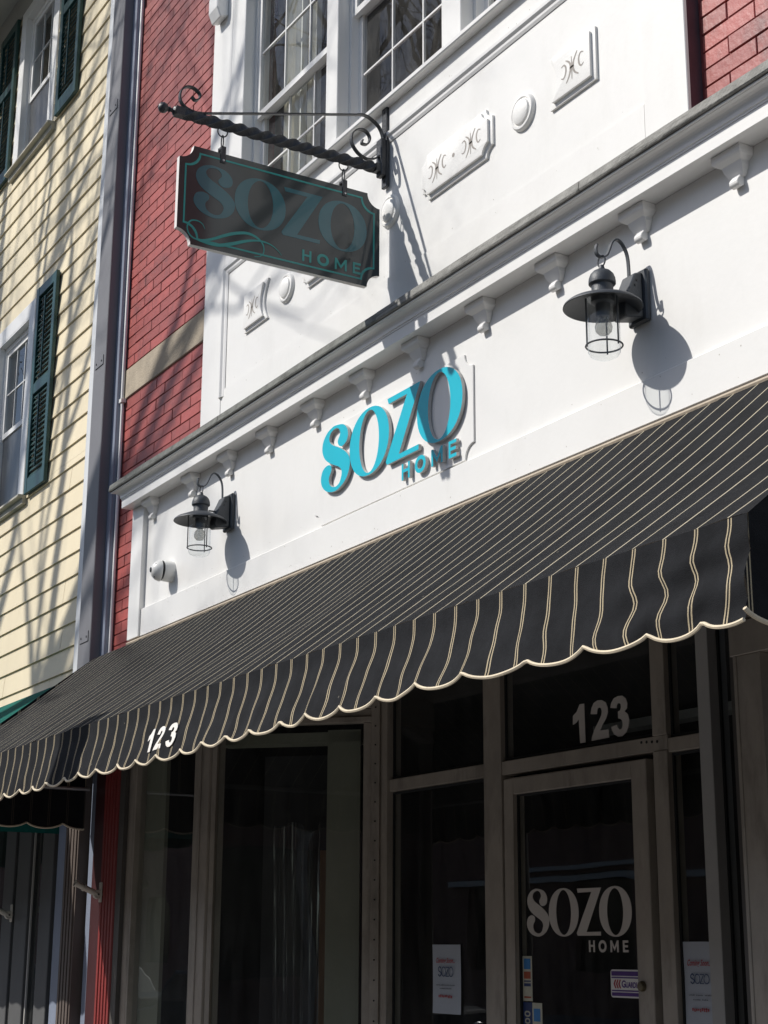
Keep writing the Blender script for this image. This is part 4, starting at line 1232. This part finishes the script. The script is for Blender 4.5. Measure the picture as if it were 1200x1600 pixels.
# ================================================================== AWNING
AX0, AX1 = -9.06, -2.455
AWT, AWB, AYP = 3.128, 2.362, -1.0
aw = thing('striped_awning', (-5.8, -.5, 2.3), 'black canvas awning with thin cream stripes and scalloped valance over the entrance', 'awning')
STP = 0.10855
def su(x): return (-2.515 - x) / STP + 0.5
def set_uv(ob, fn):
    me = ob.data
    uv = me.uv_layers.new(name='UVMap')
    org = WORLD[ob]
    for lp in me.loops:
        co = me.vertices[lp.vertex_index].co
        uv.data[lp.index].uv = fn(co.x + org.x, co.y + org.y, co.z + org.z)
def grid(m, fn, nu, nv):
    vs_ = [fn(i / nu, j / nv) for j in range(nv + 1) for i in range(nu + 1)]
    m.add(vs_, [(j * (nu + 1) + i, j * (nu + 1) + i + 1, (j + 1) * (nu + 1) + i + 1, (j + 1) * (nu + 1) + i) for j in range(nv) for i in range(nu)])
rnd = random.Random(3)
PH = [rnd.uniform(0, 6.28) for _ in range(12)]
def wob(x, k=0): return math.sin(x * 1.9 + PH[k]) * .5 + math.sin(x * 4.3 + PH[k + 1]) * .3 + math.sin(x * 9.1 + PH[k + 2]) * .2
SEAMS = [-8.322, -7.128, -5.934, -4.740, -3.546]
def canopy(u, v):
    x = AX0 + (AX1 - AX0) * u
    y = -.03 + (AYP + .03) * v
    z = AWT + (AWB - AWT) * v - .020 * math.sin(math.pi * v) * (1 + .7 * wob(x, 5)) + .0025 * math.sin(x * 23 + 3 * v) * v
    for xs in SEAMS: z += .0045 * math.exp(-((x - xs) / .012) ** 2)
    return (x, y, z)
m = M(); grid(m, canopy, 660, 14)
cano = m.build('canopy', MT['canvas_top'], aw, smooth=True); set_uv(cano, lambda x, y, z: (su(x), y))
cusps = [-2.41, -2.59, -2.77, -2.986, -3.222, -3.468, -3.70, -3.925, -4.145, -4.347, -4.531, -4.75, -4.939, -5.129]
x = cusps[-1]
while x > AX0 - .2:
    x -= rnd.uniform(.185, .228); cusps.append(x)
cusps = sorted(cusps)
def scal(x):
    for a, b in zip(cusps, cusps[1:]):
        if a <= x <= b:
            t = (x - a) / (b - a)
            return (4 * t * (1 - t)) ** .75
    return 0.5
def smst(a, b, v):
    t = max(0, min(1, (v - a) / (b - a))); return t * t * (3 - 2 * t)
def valance(x, v):
    zt, zb = AWB, 2.150 - .027 * scal(x) + .007 * wob(x, 2)
    z = zt + (zb - zt) * v
    # hangs straight off the bar, kinks at the seam, then flares and folds
    lean = smst(-7.5, -4.4, x) * (1 - smst(-3.7, -3.0, x))
    w = v - .22
    ramp = 0.5 * (w + math.sqrt(w * w + .006)) / .78
    fl = (.026 + .038 * lean + .010 * wob(x, 0)) * ramp * (1 + .25 * math.sin(x * 5.3 + PH[7]) * (1 - v))
    y = AYP - fl + .0035 * math.sin(x * 17.5 + 1.5 * math.sin(x * 3.1)) * smst(.15, .9, v) + .002 * math.sin(x * 41 + 8 * v) * v
    # creases near the free end
    cr = smst(-3.1, -2.6, x)
    y += cr * .007 * math.sin(v * 13 + x * 9) * smst(.1, .4, v)
    return (x, y, z)
m = M(); grid(m, lambda u, v: valance(AX0 + (AX1 - AX0) * u, v), 520, 16)
val = m.build('valance', MT['canvas'], aw, smooth=True)
# stripes shift a little with the folds (cloth slack)
set_uv(val, lambda x, y, z: (su(x + .010 * (smst(2.31, 2.20, z) if False else (1 - smst(2.16, 2.32, z))) * wob(x, 4) + .006 * math.sin(z * 46 + x * 1.3) * smst(-3.4, -2.8, x) + (1 - smst(2.20, 2.34, z)) * (.0035 * math.sin(z * 37 + x * 7.7) + .0028 * math.sin(z * 61 - x * 11.3) + .004 * math.sin(x * 23.1))), z))
b_ = M(); b_.tube([(lambda p: (p[0], p[1] - .002, p[2]))(valance(AX0 + (AX1 - AX0) * i / 520, 1.0)) for i in range(521)], .0048, 6)
b_.build('valance_binding', MT['binding'], aw, smooth=True)
# side panels with their own valances
for xs, sg in ((AX1, 1), (AX0, -1)):
    m = M(); xx = xs + sg * .002
    m.add([(xx, -.03, AWT), (xx, AYP, AWB), (xx, -.03, AWB)], [(0, 1, 2)])
    o = m.build('side_panel', MT['canvas'], aw); set_uv(o, lambda x, y, z: (-y / STP + .23, z))
    m = M()
    def sv(u, v):
        y = AYP + (-.03 - AYP) * u
        t = (u * 4.6) % 1.0
        zb = 2.150 - .030 * (4 * t * (1 - t)) ** .75
        yf = valance(xs, v)[1] - AYP
        return (xx + sg * (.005 * math.sin(u * 19) * v * min(1, u * 6)), y + yf * (1 - u), AWB + (zb - AWB) * v)
    grid(m, sv, 90, 8)
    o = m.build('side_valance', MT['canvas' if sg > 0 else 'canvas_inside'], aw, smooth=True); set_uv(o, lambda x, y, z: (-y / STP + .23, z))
    m = M(); m.tube([sv(i / 90, 1.0) for i in range(91)], .0055, 6); m.build('side_binding', MT['binding'], aw, smooth=True)
fr_ = M()
fr_.tube([(AX0 + .03, AYP + .022, AWB - .012), (AX1 - .03, AYP + .022, AWB - .012)], .013, 8)
for xx in (AX0 + .03, AX1 - .03):
    fr_.tube([(xx, -.02, AWT - .03), (xx, AYP + .022, AWB - .012)], .011, 8)
    fr_.tube([(xx, -.02, AWB - .012), (xx, AYP + .022, AWB - .012)], .011, 8)
fr_.build('frame', MT['steel'], aw, smooth=True)
mb = M(); mb.prism([(-.019, 3.128), (-.030, 3.124), (-.034, 3.134), (-.030, 3.142), (-.019, 3.147)], 'yz', -8.53, AX1); mb.build('mounting_board', MT['tan_board'], aw)
# white 1 2 3 on the valance, following the cloth
XN = {'1': -6.02, '2': -5.90, '3': -5.765}
def vproj(p):
    return p
NX = (-5.675, -5.572, -5.464)
for d, cx in zip('123', NX):
    pts = NUM[d]
    x0 = sum(p[0] for p in pts) / len(pts)
    q = []
    for (a, b) in pts:
        hz = (b - 2.347) * .56
        xx = cx + (a - x0) * .66 + .03 * hz
        zz = 2.210 + hz
        v = (AWB - zz) / (AWB - 2.13)
        vv = valance(xx, max(0, min(1, v)))
        q.append((xx, vv[1], zz))
    m = M(); n = len(q)
    m.add([(p[0], p[1] - .0035, p[2]) for p in q] + [(p[0], p[1] - .0012, p[2]) for p in q], [tuple(range(n)), tuple(reversed(range(n, 2 * n)))] + [(i, n + i, n + (i + 1) % n, (i + 1) % n) for i in range(n)])
    m.build('numeral', MT['numeral'], aw)

# ================================================================== YELLOW CLAPBOARD HOUSE
Y = thing('yellow_clapboard_house', (-12, 0, 0), 'yellow clapboard house with dark green shutters next to the brick building', 'building')
YX0, YX1 = -16.0, -9.412
op_up = (-11.465, -10.735, 7.47, 8.82)     # clear openings
op_lo = (-11.56, -10.83, 4.57, 5.96)
yb = M()
def wall_with(m, x0, x1, y0, y1, z0, z1, ops):
    zs = sorted({z0, z1, *[o[2] for o in ops], *[o[3] for o in ops]})
    for a, b in zip(zs, zs[1:]):
        xs = [x0]
        for o in sorted(ops):
            if o[2] <= a and o[3] >= b: xs += [o[0], o[1]]
        xs.append(x1)
        for i in range(0, len(xs), 2):
            if xs[i + 1] - xs[i] > .001: m.box(xs[i], xs[i + 1], y0, y1, a, b)
ops = [op_up, op_lo, (-14.4, -13.7, 4.6, 5.985), (-14.4, -13.7, 7.545, 8.86)]
wall_with(yb, YX0, YX1 + .1, .022, .25, 2.6, 9.4, ops)
ywall = yb.build('wall_sheathing', MT['siding_back'], Y)
EXPO = 0.1545
z = 2.98
while z < 8.99:
    m = M()
    zt = min(z + EXPO + .012, 8.99)
    cuts = sorted({z, zt, *[c for o in ops for c in (o[2], o[3]) if z < c < zt]})
    yat = lambda zz: -.004 + .0125 * (zz - z) / EXPO
    for a, b in zip(cuts, cuts[1:]):
        xs = [YX0]
        for o in sorted(ops):
            if o[2] - 1e-4 <= a and o[3] + 1e-4 >= b: xs += [o[0], o[1]]
        xs.append(YX1)
        for i in range(0, len(xs), 2):
            xa, xb = xs[i], xs[i + 1]
            ya, yb2 = yat(a), yat(b)
            m.hexa([(xa, ya, a), (xb, ya, a), (xb, .0215, a), (xa, .0215, a), (xa, yb2, b), (xb, yb2, b), (xb, .0215, b), (xa, .0215, b)])
    xj = random.choice((-9.95, -9.75, -9.98, -12.9, -11.7, -10.9, -12.3))
    left, right = M(), M(); PCS = {}
    full = [o for o in ops if o[2] <= z + 1e-4 and o[3] >= zt - 1e-4]
    for i in range(0, len(m.v), 8):
        p8 = m.v[i:i + 8]
        a, b = p8[0][0], p8[1][0]
        if full:
            k = sum(1 for o in full if a >= o[1] - 1e-3)
            PCS.setdefault(k, M()).hexa(p8)
            continue
        if b <= xj: left.hexa(p8)
        elif a >= xj: right.hexa(p8)
        else:
            left.hexa([(min(p[0], xj - .0015), p[1], p[2]) for p in p8]); right.hexa([(max(p[0], xj + .0015), p[1] + .0008, p[2]) for p in p8])
    for q in [left, right] + list(PCS.values()):
        if q.v: q.build('clapboard', MT['yellow'], Y)
    z += EXPO
# corner board, metal corner flashing box, conduit
M().box(-9.4115, -9.262, -.030, .06, 2.42, 9.0).build('corner_board', paint('corner_board_paint', (0.66, 0.67, 0.68), .5, .08, 5, .8, .05, dirt=(.42, .43, .45), dirt_amt=.45, dirt_scale=4, dirt_stretch=(1, 1, .12)), Y, .003)
yr = M()
yr.add([(-15.9, .26, 2.9), (YX1, .26, 2.9), (YX1, 3, 2.9), (-15.9, 3, 2.9), (-15.9, .26, 9.3), (YX1, .26, 9.3), (YX1, 3, 9.3), (-15.9, 3, 9.3)], [(0, 1, 2, 3), (7, 6, 5, 4), (3, 2, 6, 7), (0, 3, 7, 4), (1, 5, 6, 2)])
yr.build('upper_room', paint('house_room_wall', (0.13, 0.125, 0.12), 0.9, 0.2, 1.5), Y)
def ywin(o, zm, label=None):
    x0, x1, z0, z1 = o
    cw = .115
    m = M()
    m.box(x0 - cw, x0, -.014, .03, z0 - .01, z1 + cw); m.box(x1, x1 + cw, -.014, .03, z0 - .01, z1 + cw); m.box(x0, x1, -.014, .03, z1, z1 + cw)
    m.build('window_casing', MT['white_trim'], Y, .003)
    m = M(); m.prism([(.03, z0 - .012), (-.062, z0 - .020), (-.066, z0 - .040), (-.030, z0 - .044), (-.028, z0 - .085), (.03, z0 - .085)], 'yz', x0 - cw - .03, x1 + cw + .045)
    m.build('window_sill', MT['sill_tan'], Y, .002)
    j = M(); j.box(x0, x0 + .012, -.0135, .10, z0, z1); j.box(x1 - .012, x1, -.0135, .10, z0, z1); j.box(x0 + .012, x1 - .012, -.0135, .10, z1 - .012, z1)
    j.build('window_jamb', MT['white_trim'], Y)
    hung(Y, x0 + .012, x1 - .012, z0, zm, z1 - .012, .045, 3, 2, 1, 1, MT['white_trim'], GL_UP, .04)
    M().box(x0 + .05, x1 - .05, .056, .058, z0 + .03, zm - .01).build('insect_screen', MT['screen'], Y)
    m = M()
    m.box(x0 - .002, x0 + .0, .03, .15, z0, z1)
    return
ywin(op_up, 8.05); ywin(op_lo, 5.215)
ywin(ops[2], 5.25); ywin(ops[3], 8.05)
def shutter(x0, x1, z0, z1, mid):
    m = M(); s = .055; y0, y1 = -.036, -.0085
    m.box(x0, x0 + s, y0, y1, z0, z1); m.box(x1 - s, x1, y0, y1, z0, z1)
    for a, b in ((z0, z0 + .11), (z1 - .075, z1), (mid - .04, mid + .04)): m.box(x0 + s, x1 - s, y0 + .002, y1, a, b)
    xm = (x0 + x1) / 2
    m.box(xm - .006, xm + .006, y0 - .007, y0 + .006, z0 + .16, mid - .08); m.box(xm - .006, xm + .006, y0 - .007, y0 + .006, mid + .08, z1 - .12)
    sh = m.build('shutter', MT['green'], Y, .003)
    lv = M()
    for a, b in ((z0 + .11, mid - .04), (mid + .04, z1 - .075)):
        k = int((b - a) / .038)
        for i in range(k):
            zz = a + (i + .1) * (b - a) / k
            lv.hexa([(x0 + s, y0 + .008, zz), (x1 - s, y0 + .008, zz), (x1 - s, y0 + .013, zz - .004), (x0 + s, y0 + .013, zz - .004), (x0 + s, y1 - .004, zz + .034), (x1 - s, y1 - .004, zz + .034), (x1 - s, y1 - .0005, zz + .030), (x0 + s, y1 - .0005, zz + .030)])
    tag(lv.build('louvers', MT['green'], sh), kind='stuff')
shutter(-10.505, -10.065, 7.45, 8.90, 8.32)
shutter(-12.09, -11.645, 7.45, 8.90, 8.32)
shutter(-10.630, -10.205, 4.535, 6.10, 5.31)
shutter(-12.12, -11.69, 4.535, 6.10, 5.31)
# eave
m = M(); m.box(YX0, -9.24, -.55, .3, 9.0, 9.12); m.build('eave_soffit', MT['soffit'], Y)
m = M(); m.prism([(-.016, 8.90), (-.05, 8.955), (-.075, 9.0), (.02, 9.0), (.02, 8.90)], 'yz', YX0, -9.41); m.build('frieze_moulding', MT['soffit'], Y)
m = M(); m.box(YX0, -9.2, -.60, 6, 9.12, 9.3); m.build('roof', MT['weather'], Y)
# ground floor of the yellow house
g_ = M()
g_.box(YX0, -9.41, .10, .25, 2.42, 3.0); g_.box(YX0, -9.41, .06, .25, 0, .5)
for a, b, y0 in ((-10.60, -10.395, .0), (-10.27, -10.03, -.02), (-9.83, -9.62, -.01), (-11.5, -11.3, 0), (-12.4, -12.2, 0)): g_.box(a, b, y0, .2, .0, 2.42)
g_.build('shopfront_frame', paint('shopfront_grey', (0.095, 0.095, 0.095), .6, .1, 6, .7), Y, .004)
M().box(-10.0, -9.985, -.01, .0, .0, 2.42).build('trim_strip', MT['far_trim'], Y)
M().add([(YX0, .012, .5), (-9.41, .012, .5), (-9.41, .012, 2.42), (YX0, .012, 2.42)], [(0, 1, 2, 3)]).build('pane', GL_ST, Y)
m = M(); m.add([(YX0, .25, .02), (-9.3, .25, .02), (-9.3, 3, .02), (YX0, 3, .02), (YX0, .25, 2.6), (-9.3, .25, 2.6), (-9.3, 3, 2.6), (YX0, 3, 2.6)], [(0, 1, 2, 3), (7, 6, 5, 4), (3, 2, 6, 7), (0, 3, 7, 4), (1, 5, 6, 2)])
m.build('shopfront_room', MT['dark_room'], Y)
m = M(); m.box(-9.49, -9.305, -.03, .08, 0, 2.418); m.build('lower_corner_board', MT['shade_blue'], Y, .003)
# grey corner channel between the two buildings
dpt = thing('corner_flashing', (-9.13, 0, 0), 'tall grey metal corner channel running up between yellow clapboards and red brick', 'metal trim')
m = M(); m.box(-9.2615, -9.052, -.058, .06, 2.45, 9.0); m.build('channel', MT['grey_metal'], dpt, .004)
m = M(); m.box(-9.298, -9.085, -.05, .08, 0, 2.448)
for k in range(4): m.box(-9.285 + .05 * k, -9.255 + .05 * k, -.058, -.05, 0, 2.44)
m.build('ribbed_panel', paint('ribbed_brown', (.11, .085, .072), .6, .1, 8, .6), dpt)
for z in (3.27, 5.05, 6.86):
    m = M(); m.box(-9.225, -9.085, -.063, -.0585, z - .03, z + .035); o = m.build('joint_plate', MT['grey_metal'], dpt, .001)
    m = M()
    for xx in (-9.20, -9.11): m.lathe([(.008, 0), (.006, .003), (0, .004)], (xx, -.0632, z), 8, (0, -1, 0))
    m.build('screws', MT['iron'], o)
m = M(); m.box(-9.0515, -8.985, .006, .07, 0, 9.0); m.build('shaded_return', MT['shade_blue'], dpt)
cd = thing('white_conduit', (-8.95, 0, 2.7), 'thin white conduit pipe running up along the edge of the red brick', 'pipe')
m = M(); m.tube([(-8.958, .035, 0.0), (-8.958, .035, 4.70), (-8.968, .035, 4.76), (-8.968, .035, 7.7)], .011, 8); m.build('pipe', MT['white_trim'], cd, smooth=True)
m = M()
for z in (4.75,): m.box(-8.985, -8.94, .018, .05, z - .012, z + .012)
m.build('pipe_clip', MT['white_trim'], cd)

# ------------------------------------------------------------------ flag pole holders
def flag_holder(x, y0, z):
    t = thing('flag_holder', (x, y0, z), 'cast beige flag pole holder on the sunlit red fluted pilaster', 'flag holder', 'flag pole holders beside the shopfronts')
    m = M(); m.box(x - .022, x + .022, y0 - .006, y0, z - .055, z + .055); m.build('mount_plate', MT['flagbeige'], t, .003)
    d = Vector((0, -.86, .38)).normalized()
    c = Vector((x, y0 - .02, z - .012))
    m = M(); m.lathe([(.026, -.014), (.026, .014)], c, 18, (1, 0, 0)); m.build('pivot', MT['flagbeige'], t, .003)
    M().lathe([(.006, 0), (.006, .003)], c + Vector((.0142, 0, 0)), 8, (1, 0, 0)).build('bolt', MT['iron'], t)
    m = M(); m.lathe([(.017, .0), (.017, .085), (.0215, .086), (.0215, .096), (.0165, .097), (.0165, .135), (.0205, .136), (.0205, .150), (.014, .150), (.014, .05), (0, .05)], c, 18, d); m.build('socket_tube', MT['flagbeige'], t, smooth=True)
    return t
f1 = flag_holder(-8.78, -.012, 1.755)
f2 = copy_tree(f1, (-9.93 + 8.60 - .22, -.008, -.09))
f2['label'] = 'cast beige flag pole holder in the shade on the grey post of the yellow house'

# ------------------------------------------------------------------ green awning of the yellow house
ga = thing('green_awning', (-12, -.4, 2.3), 'dark green canvas awning on the yellow house, mostly hidden behind the striped one', 'awning')
GX0, GX1 = -15.5, -9.50
m = M(); grid(m, lambda u, v: (GX0 + (GX1 - GX0) * u, -.02 - .93 * v, 3.062 - .70 * v - .012 * math.sin(math.pi * v)), 60, 8); m.build('canopy', MT['green_canvas'], ga, smooth=True)
m = M(); grid(m, lambda u, v: (GX0 + (GX1 - GX0) * u, -.95 - .01 * v * math.sin(u * 160), 2.362 - .24 * v - .02 * v * abs(math.sin(u * 44))), 160, 3); m.build('valance', MT['green_canvas'], ga, smooth=True)
m = M(); m.add([(GX1, -.02, 3.06), (GX1, -.95, 2.362), (GX1, -.95, 2.12), (GX1, -.02, 2.12), (GX1, -.02, 2.362)], [(0, 1, 2, 3, 4)]); m.build('side_panel', MT['green_canvas'], ga)

# ================================================================== TREES (bare, along the kerb; they shade the house and brick)
def tree(base, height, spread, seed, label, lean=(0, 0), depth=6, start=.40, bark='bark'):
    rg = random.Random(seed)
    t = thing('bare_tree', base, label, 'tree', 'bare street trees')
    trunk = M(); crown = M()
    def grow(p, d, L, r, dep, m):
        n = 4
        pts = [Vector(p)]; rr = [r]
        dd = Vector(d)
        for i in range(n):
            dd = (dd + Vector((rg.gauss(0, .10), rg.gauss(0, .10), rg.gauss(.02, .07)))).normalized()
            pts.append(pts[-1] + dd * (L / n)); rr.append(r * (1 - .42 * (i + 1) / n))
        m.tube(pts, rr, 8 if dep > 4 else (5 if dep > 2 else 3), caps=False)
        if dep == 0: return
        k = rg.choice((2, 3, 3)) if dep > 1 else rg.choice((2, 3))
        for j in range(k):
            at = 1.0 if j == 0 else rg.uniform(.45, .95)
            q = pts[0].lerp(pts[-1], at) if at < 1 else pts[-1]
            ii = min(n, max(0, int(at * n))); q = pts[ii]
            ang = rg.uniform(.25, .45) if j == 0 else rg.uniform(.5, .95)
            az = rg.uniform(0, 6.283)
            o = dd.orthogonal().normalized(); w = dd.cross(o)
            nd = (dd * math.cos(ang) + (o * math.cos(az) + w * math.sin(az)) * math.sin(ang))
            nd.z += .12
            if q.y > -2.6 and b.y > -9: nd.y = -abs(nd.y) - .1
            nd.normalize()
            grow(q, nd, L * rg.uniform(.62, .82), rr[ii] * rg.uniform(.60, .78), dep - 1, crown)
    b = Vector(base)
    th = height * start
    d0 = Vector((lean[0], lean[1], 1)).normalized()
    pts = [b + d0 * th * i / 5 + Vector((rg.gauss(0, .03), rg.gauss(0, .03), 0)) for i in range(6)]
    r0 = height * .0125
    trunk.tube(pts, [r0 * (1.35 if i == 0 else 1.0 - .05 * i) for i in range(6)], 10)
    for j in range(5):
        az = j * 1.257 + rg.uniform(-.3, .3)
        s = rg.uniform(.35, .75) * spread
        d = Vector((math.cos(az) * s, math.sin(az) * s, 1)).normalized()
        grow(pts[-1] - d0 * rg.uniform(0, .5), d, height * .19, r0 * .55, depth, crown)
    trunk.build('trunk', MT[bark], t, smooth=True)
    crown.build('crown', MT[bark], t)
    return t
tree((-13.8, -5.0, -.14), 19.0, 0.9, 11, 'tall bare street tree whose branch shadows fall on the yellow siding and red brick', depth=7)
tree((-22.5, -7.5, -.14), 19.0, 1.0, 23, 'bare street tree farther down the street, seen only in reflections', depth=6)
tree((-20.0, -16.5, -.14), 12.0, 1.1, 5, 'bare tree on the far sidewalk, seen only in reflections', depth=5)
tree((1.2, -15.2, -.14), 9.0, 0.8, 9, 'pale barked bare tree on the far sidewalk, seen only in the shop glass', depth=4, bark='bark_pale')

# unseen sign post added at the kerb to cast the valance's dark band
sp = thing('added_sign_post', (-7.47, -2.62, 0), 'grey sign post added out of view to shade a band of the valance', 'sign post')
m = M(); m.tube([(-7.47, -2.62, 0), (-7.47, -2.62, 3.55)], .025, 10); m.build('post', MT['steel'], sp, smooth=True)
m = M(); m.box(-7.66, -7.30, -2.655, -2.648, 3.42, 4.28); m.build('back_panel', MT['grey_metal'], sp)

# ================================================================== STREET OPPOSITE (met only in reflections)
ob = thing('opposite_brick_building', (-15, -22, 0), 'dark brick row building across the street, met in the window reflections', 'building')
m = M(); wops = []
for k in range(42):
    for zz in (1.0, 5.0): wops.append((-178 + 4.6 * k, -176 + 4.6 * k, zz, zz + 2.2))
wall_with(m, -182, 16, -24, -18.8, -.14, 8.2, wops); m.build('wall', MT['far_brick'], ob)
m = M(); m.box(-182.2, 16.2, -24, -18.5, 8.2, 8.6); m.build('parapet', MT['far_trim'], ob)
for o in wops[::1]:
    M().add([(o[0], -19.0, o[2]), (o[1], -19.0, o[2]), (o[1], -19.0, o[3]), (o[0], -19.0, o[3])], [(3, 2, 1, 0)]).build('pane', MT['black'], ob)
for (xa, xb, za, zb) in ((-36, -25, 3.02, 3.16), (-33, -27, 3.30, 3.40)):
    m = M(); m.box(xa, xb, -18.799, -18.65, za, zb); m.build('sign_band', MT['white_trim'], ob)
def car(x, y):
    t = thing('parked_car', (x, y, -.136), 'dark parked car at the kerb, seen only as a reflection', 'car', 'cars parked at the kerb')
    prof = [(-2.2, .25), (-2.25, .55), (-2.1, .78), (-1.35, .88), (-.75, 1.32), (.55, 1.36), (1.35, .95), (2.1, .88), (2.25, .6), (2.2, .25), (1.75, .22), (1.6, .5), (1.15, .5), (1.0, .22), (-1.0, .22), (-1.15, .5), (-1.6, .5), (-1.75, .22)]
    m = M(); m.prism([(x + a, b - .136) for a, b in prof], 'xz', y - .85, y + .85); m.build('body', MT['car'], t, .04, seg=2)
    g2 = M()
    for yy in (y + .853, y - .853): g2.add([(x - 1.15, yy, .80), (x - .68, yy, 1.14), (x + .5, yy, 1.17), (x + 1.1, yy, .83)], [(0, 1, 2, 3)])
    g2.build('side_windows', MT['black'], t)
    for yy in (y - .6, y + .6):
        for xx in (x - 2.235, x + 2.235): M().lathe([(0, -.05), (.07, -.04), (.09, 0), (.07, .04), (0, .05)], (xx, yy, .53), 12, (1, 0, 0)).build('headlight', MT['steel'], t, smooth=True)
    M().add([(x - 1.30, y - .72, .80), (x - 1.30, y + .72, .80), (x - .80, y + .66, 1.165), (x - .80, y - .66, 1.165)], [(0, 1, 2, 3)]).build('windscreen', MT['black'], t)
    for a in (-1.37, 1.37):
        for yy in (y - .80, y + .62): M().lathe([(.18, -.0), (.31, 0), (.33, .03), (.33, .16), (.31, .19), (.18, .19)], (x + a, yy, .194), 20, (0, 1, 0)).build('wheel', MT['tyre'], t)
    return t
c1 = car(1.6, -6.0)
for dx, dy in ((-20.6, 0.05), (-27.3, 0), (-9.0, -6.9)): copy_tree(c1, (dx, dy, 0))
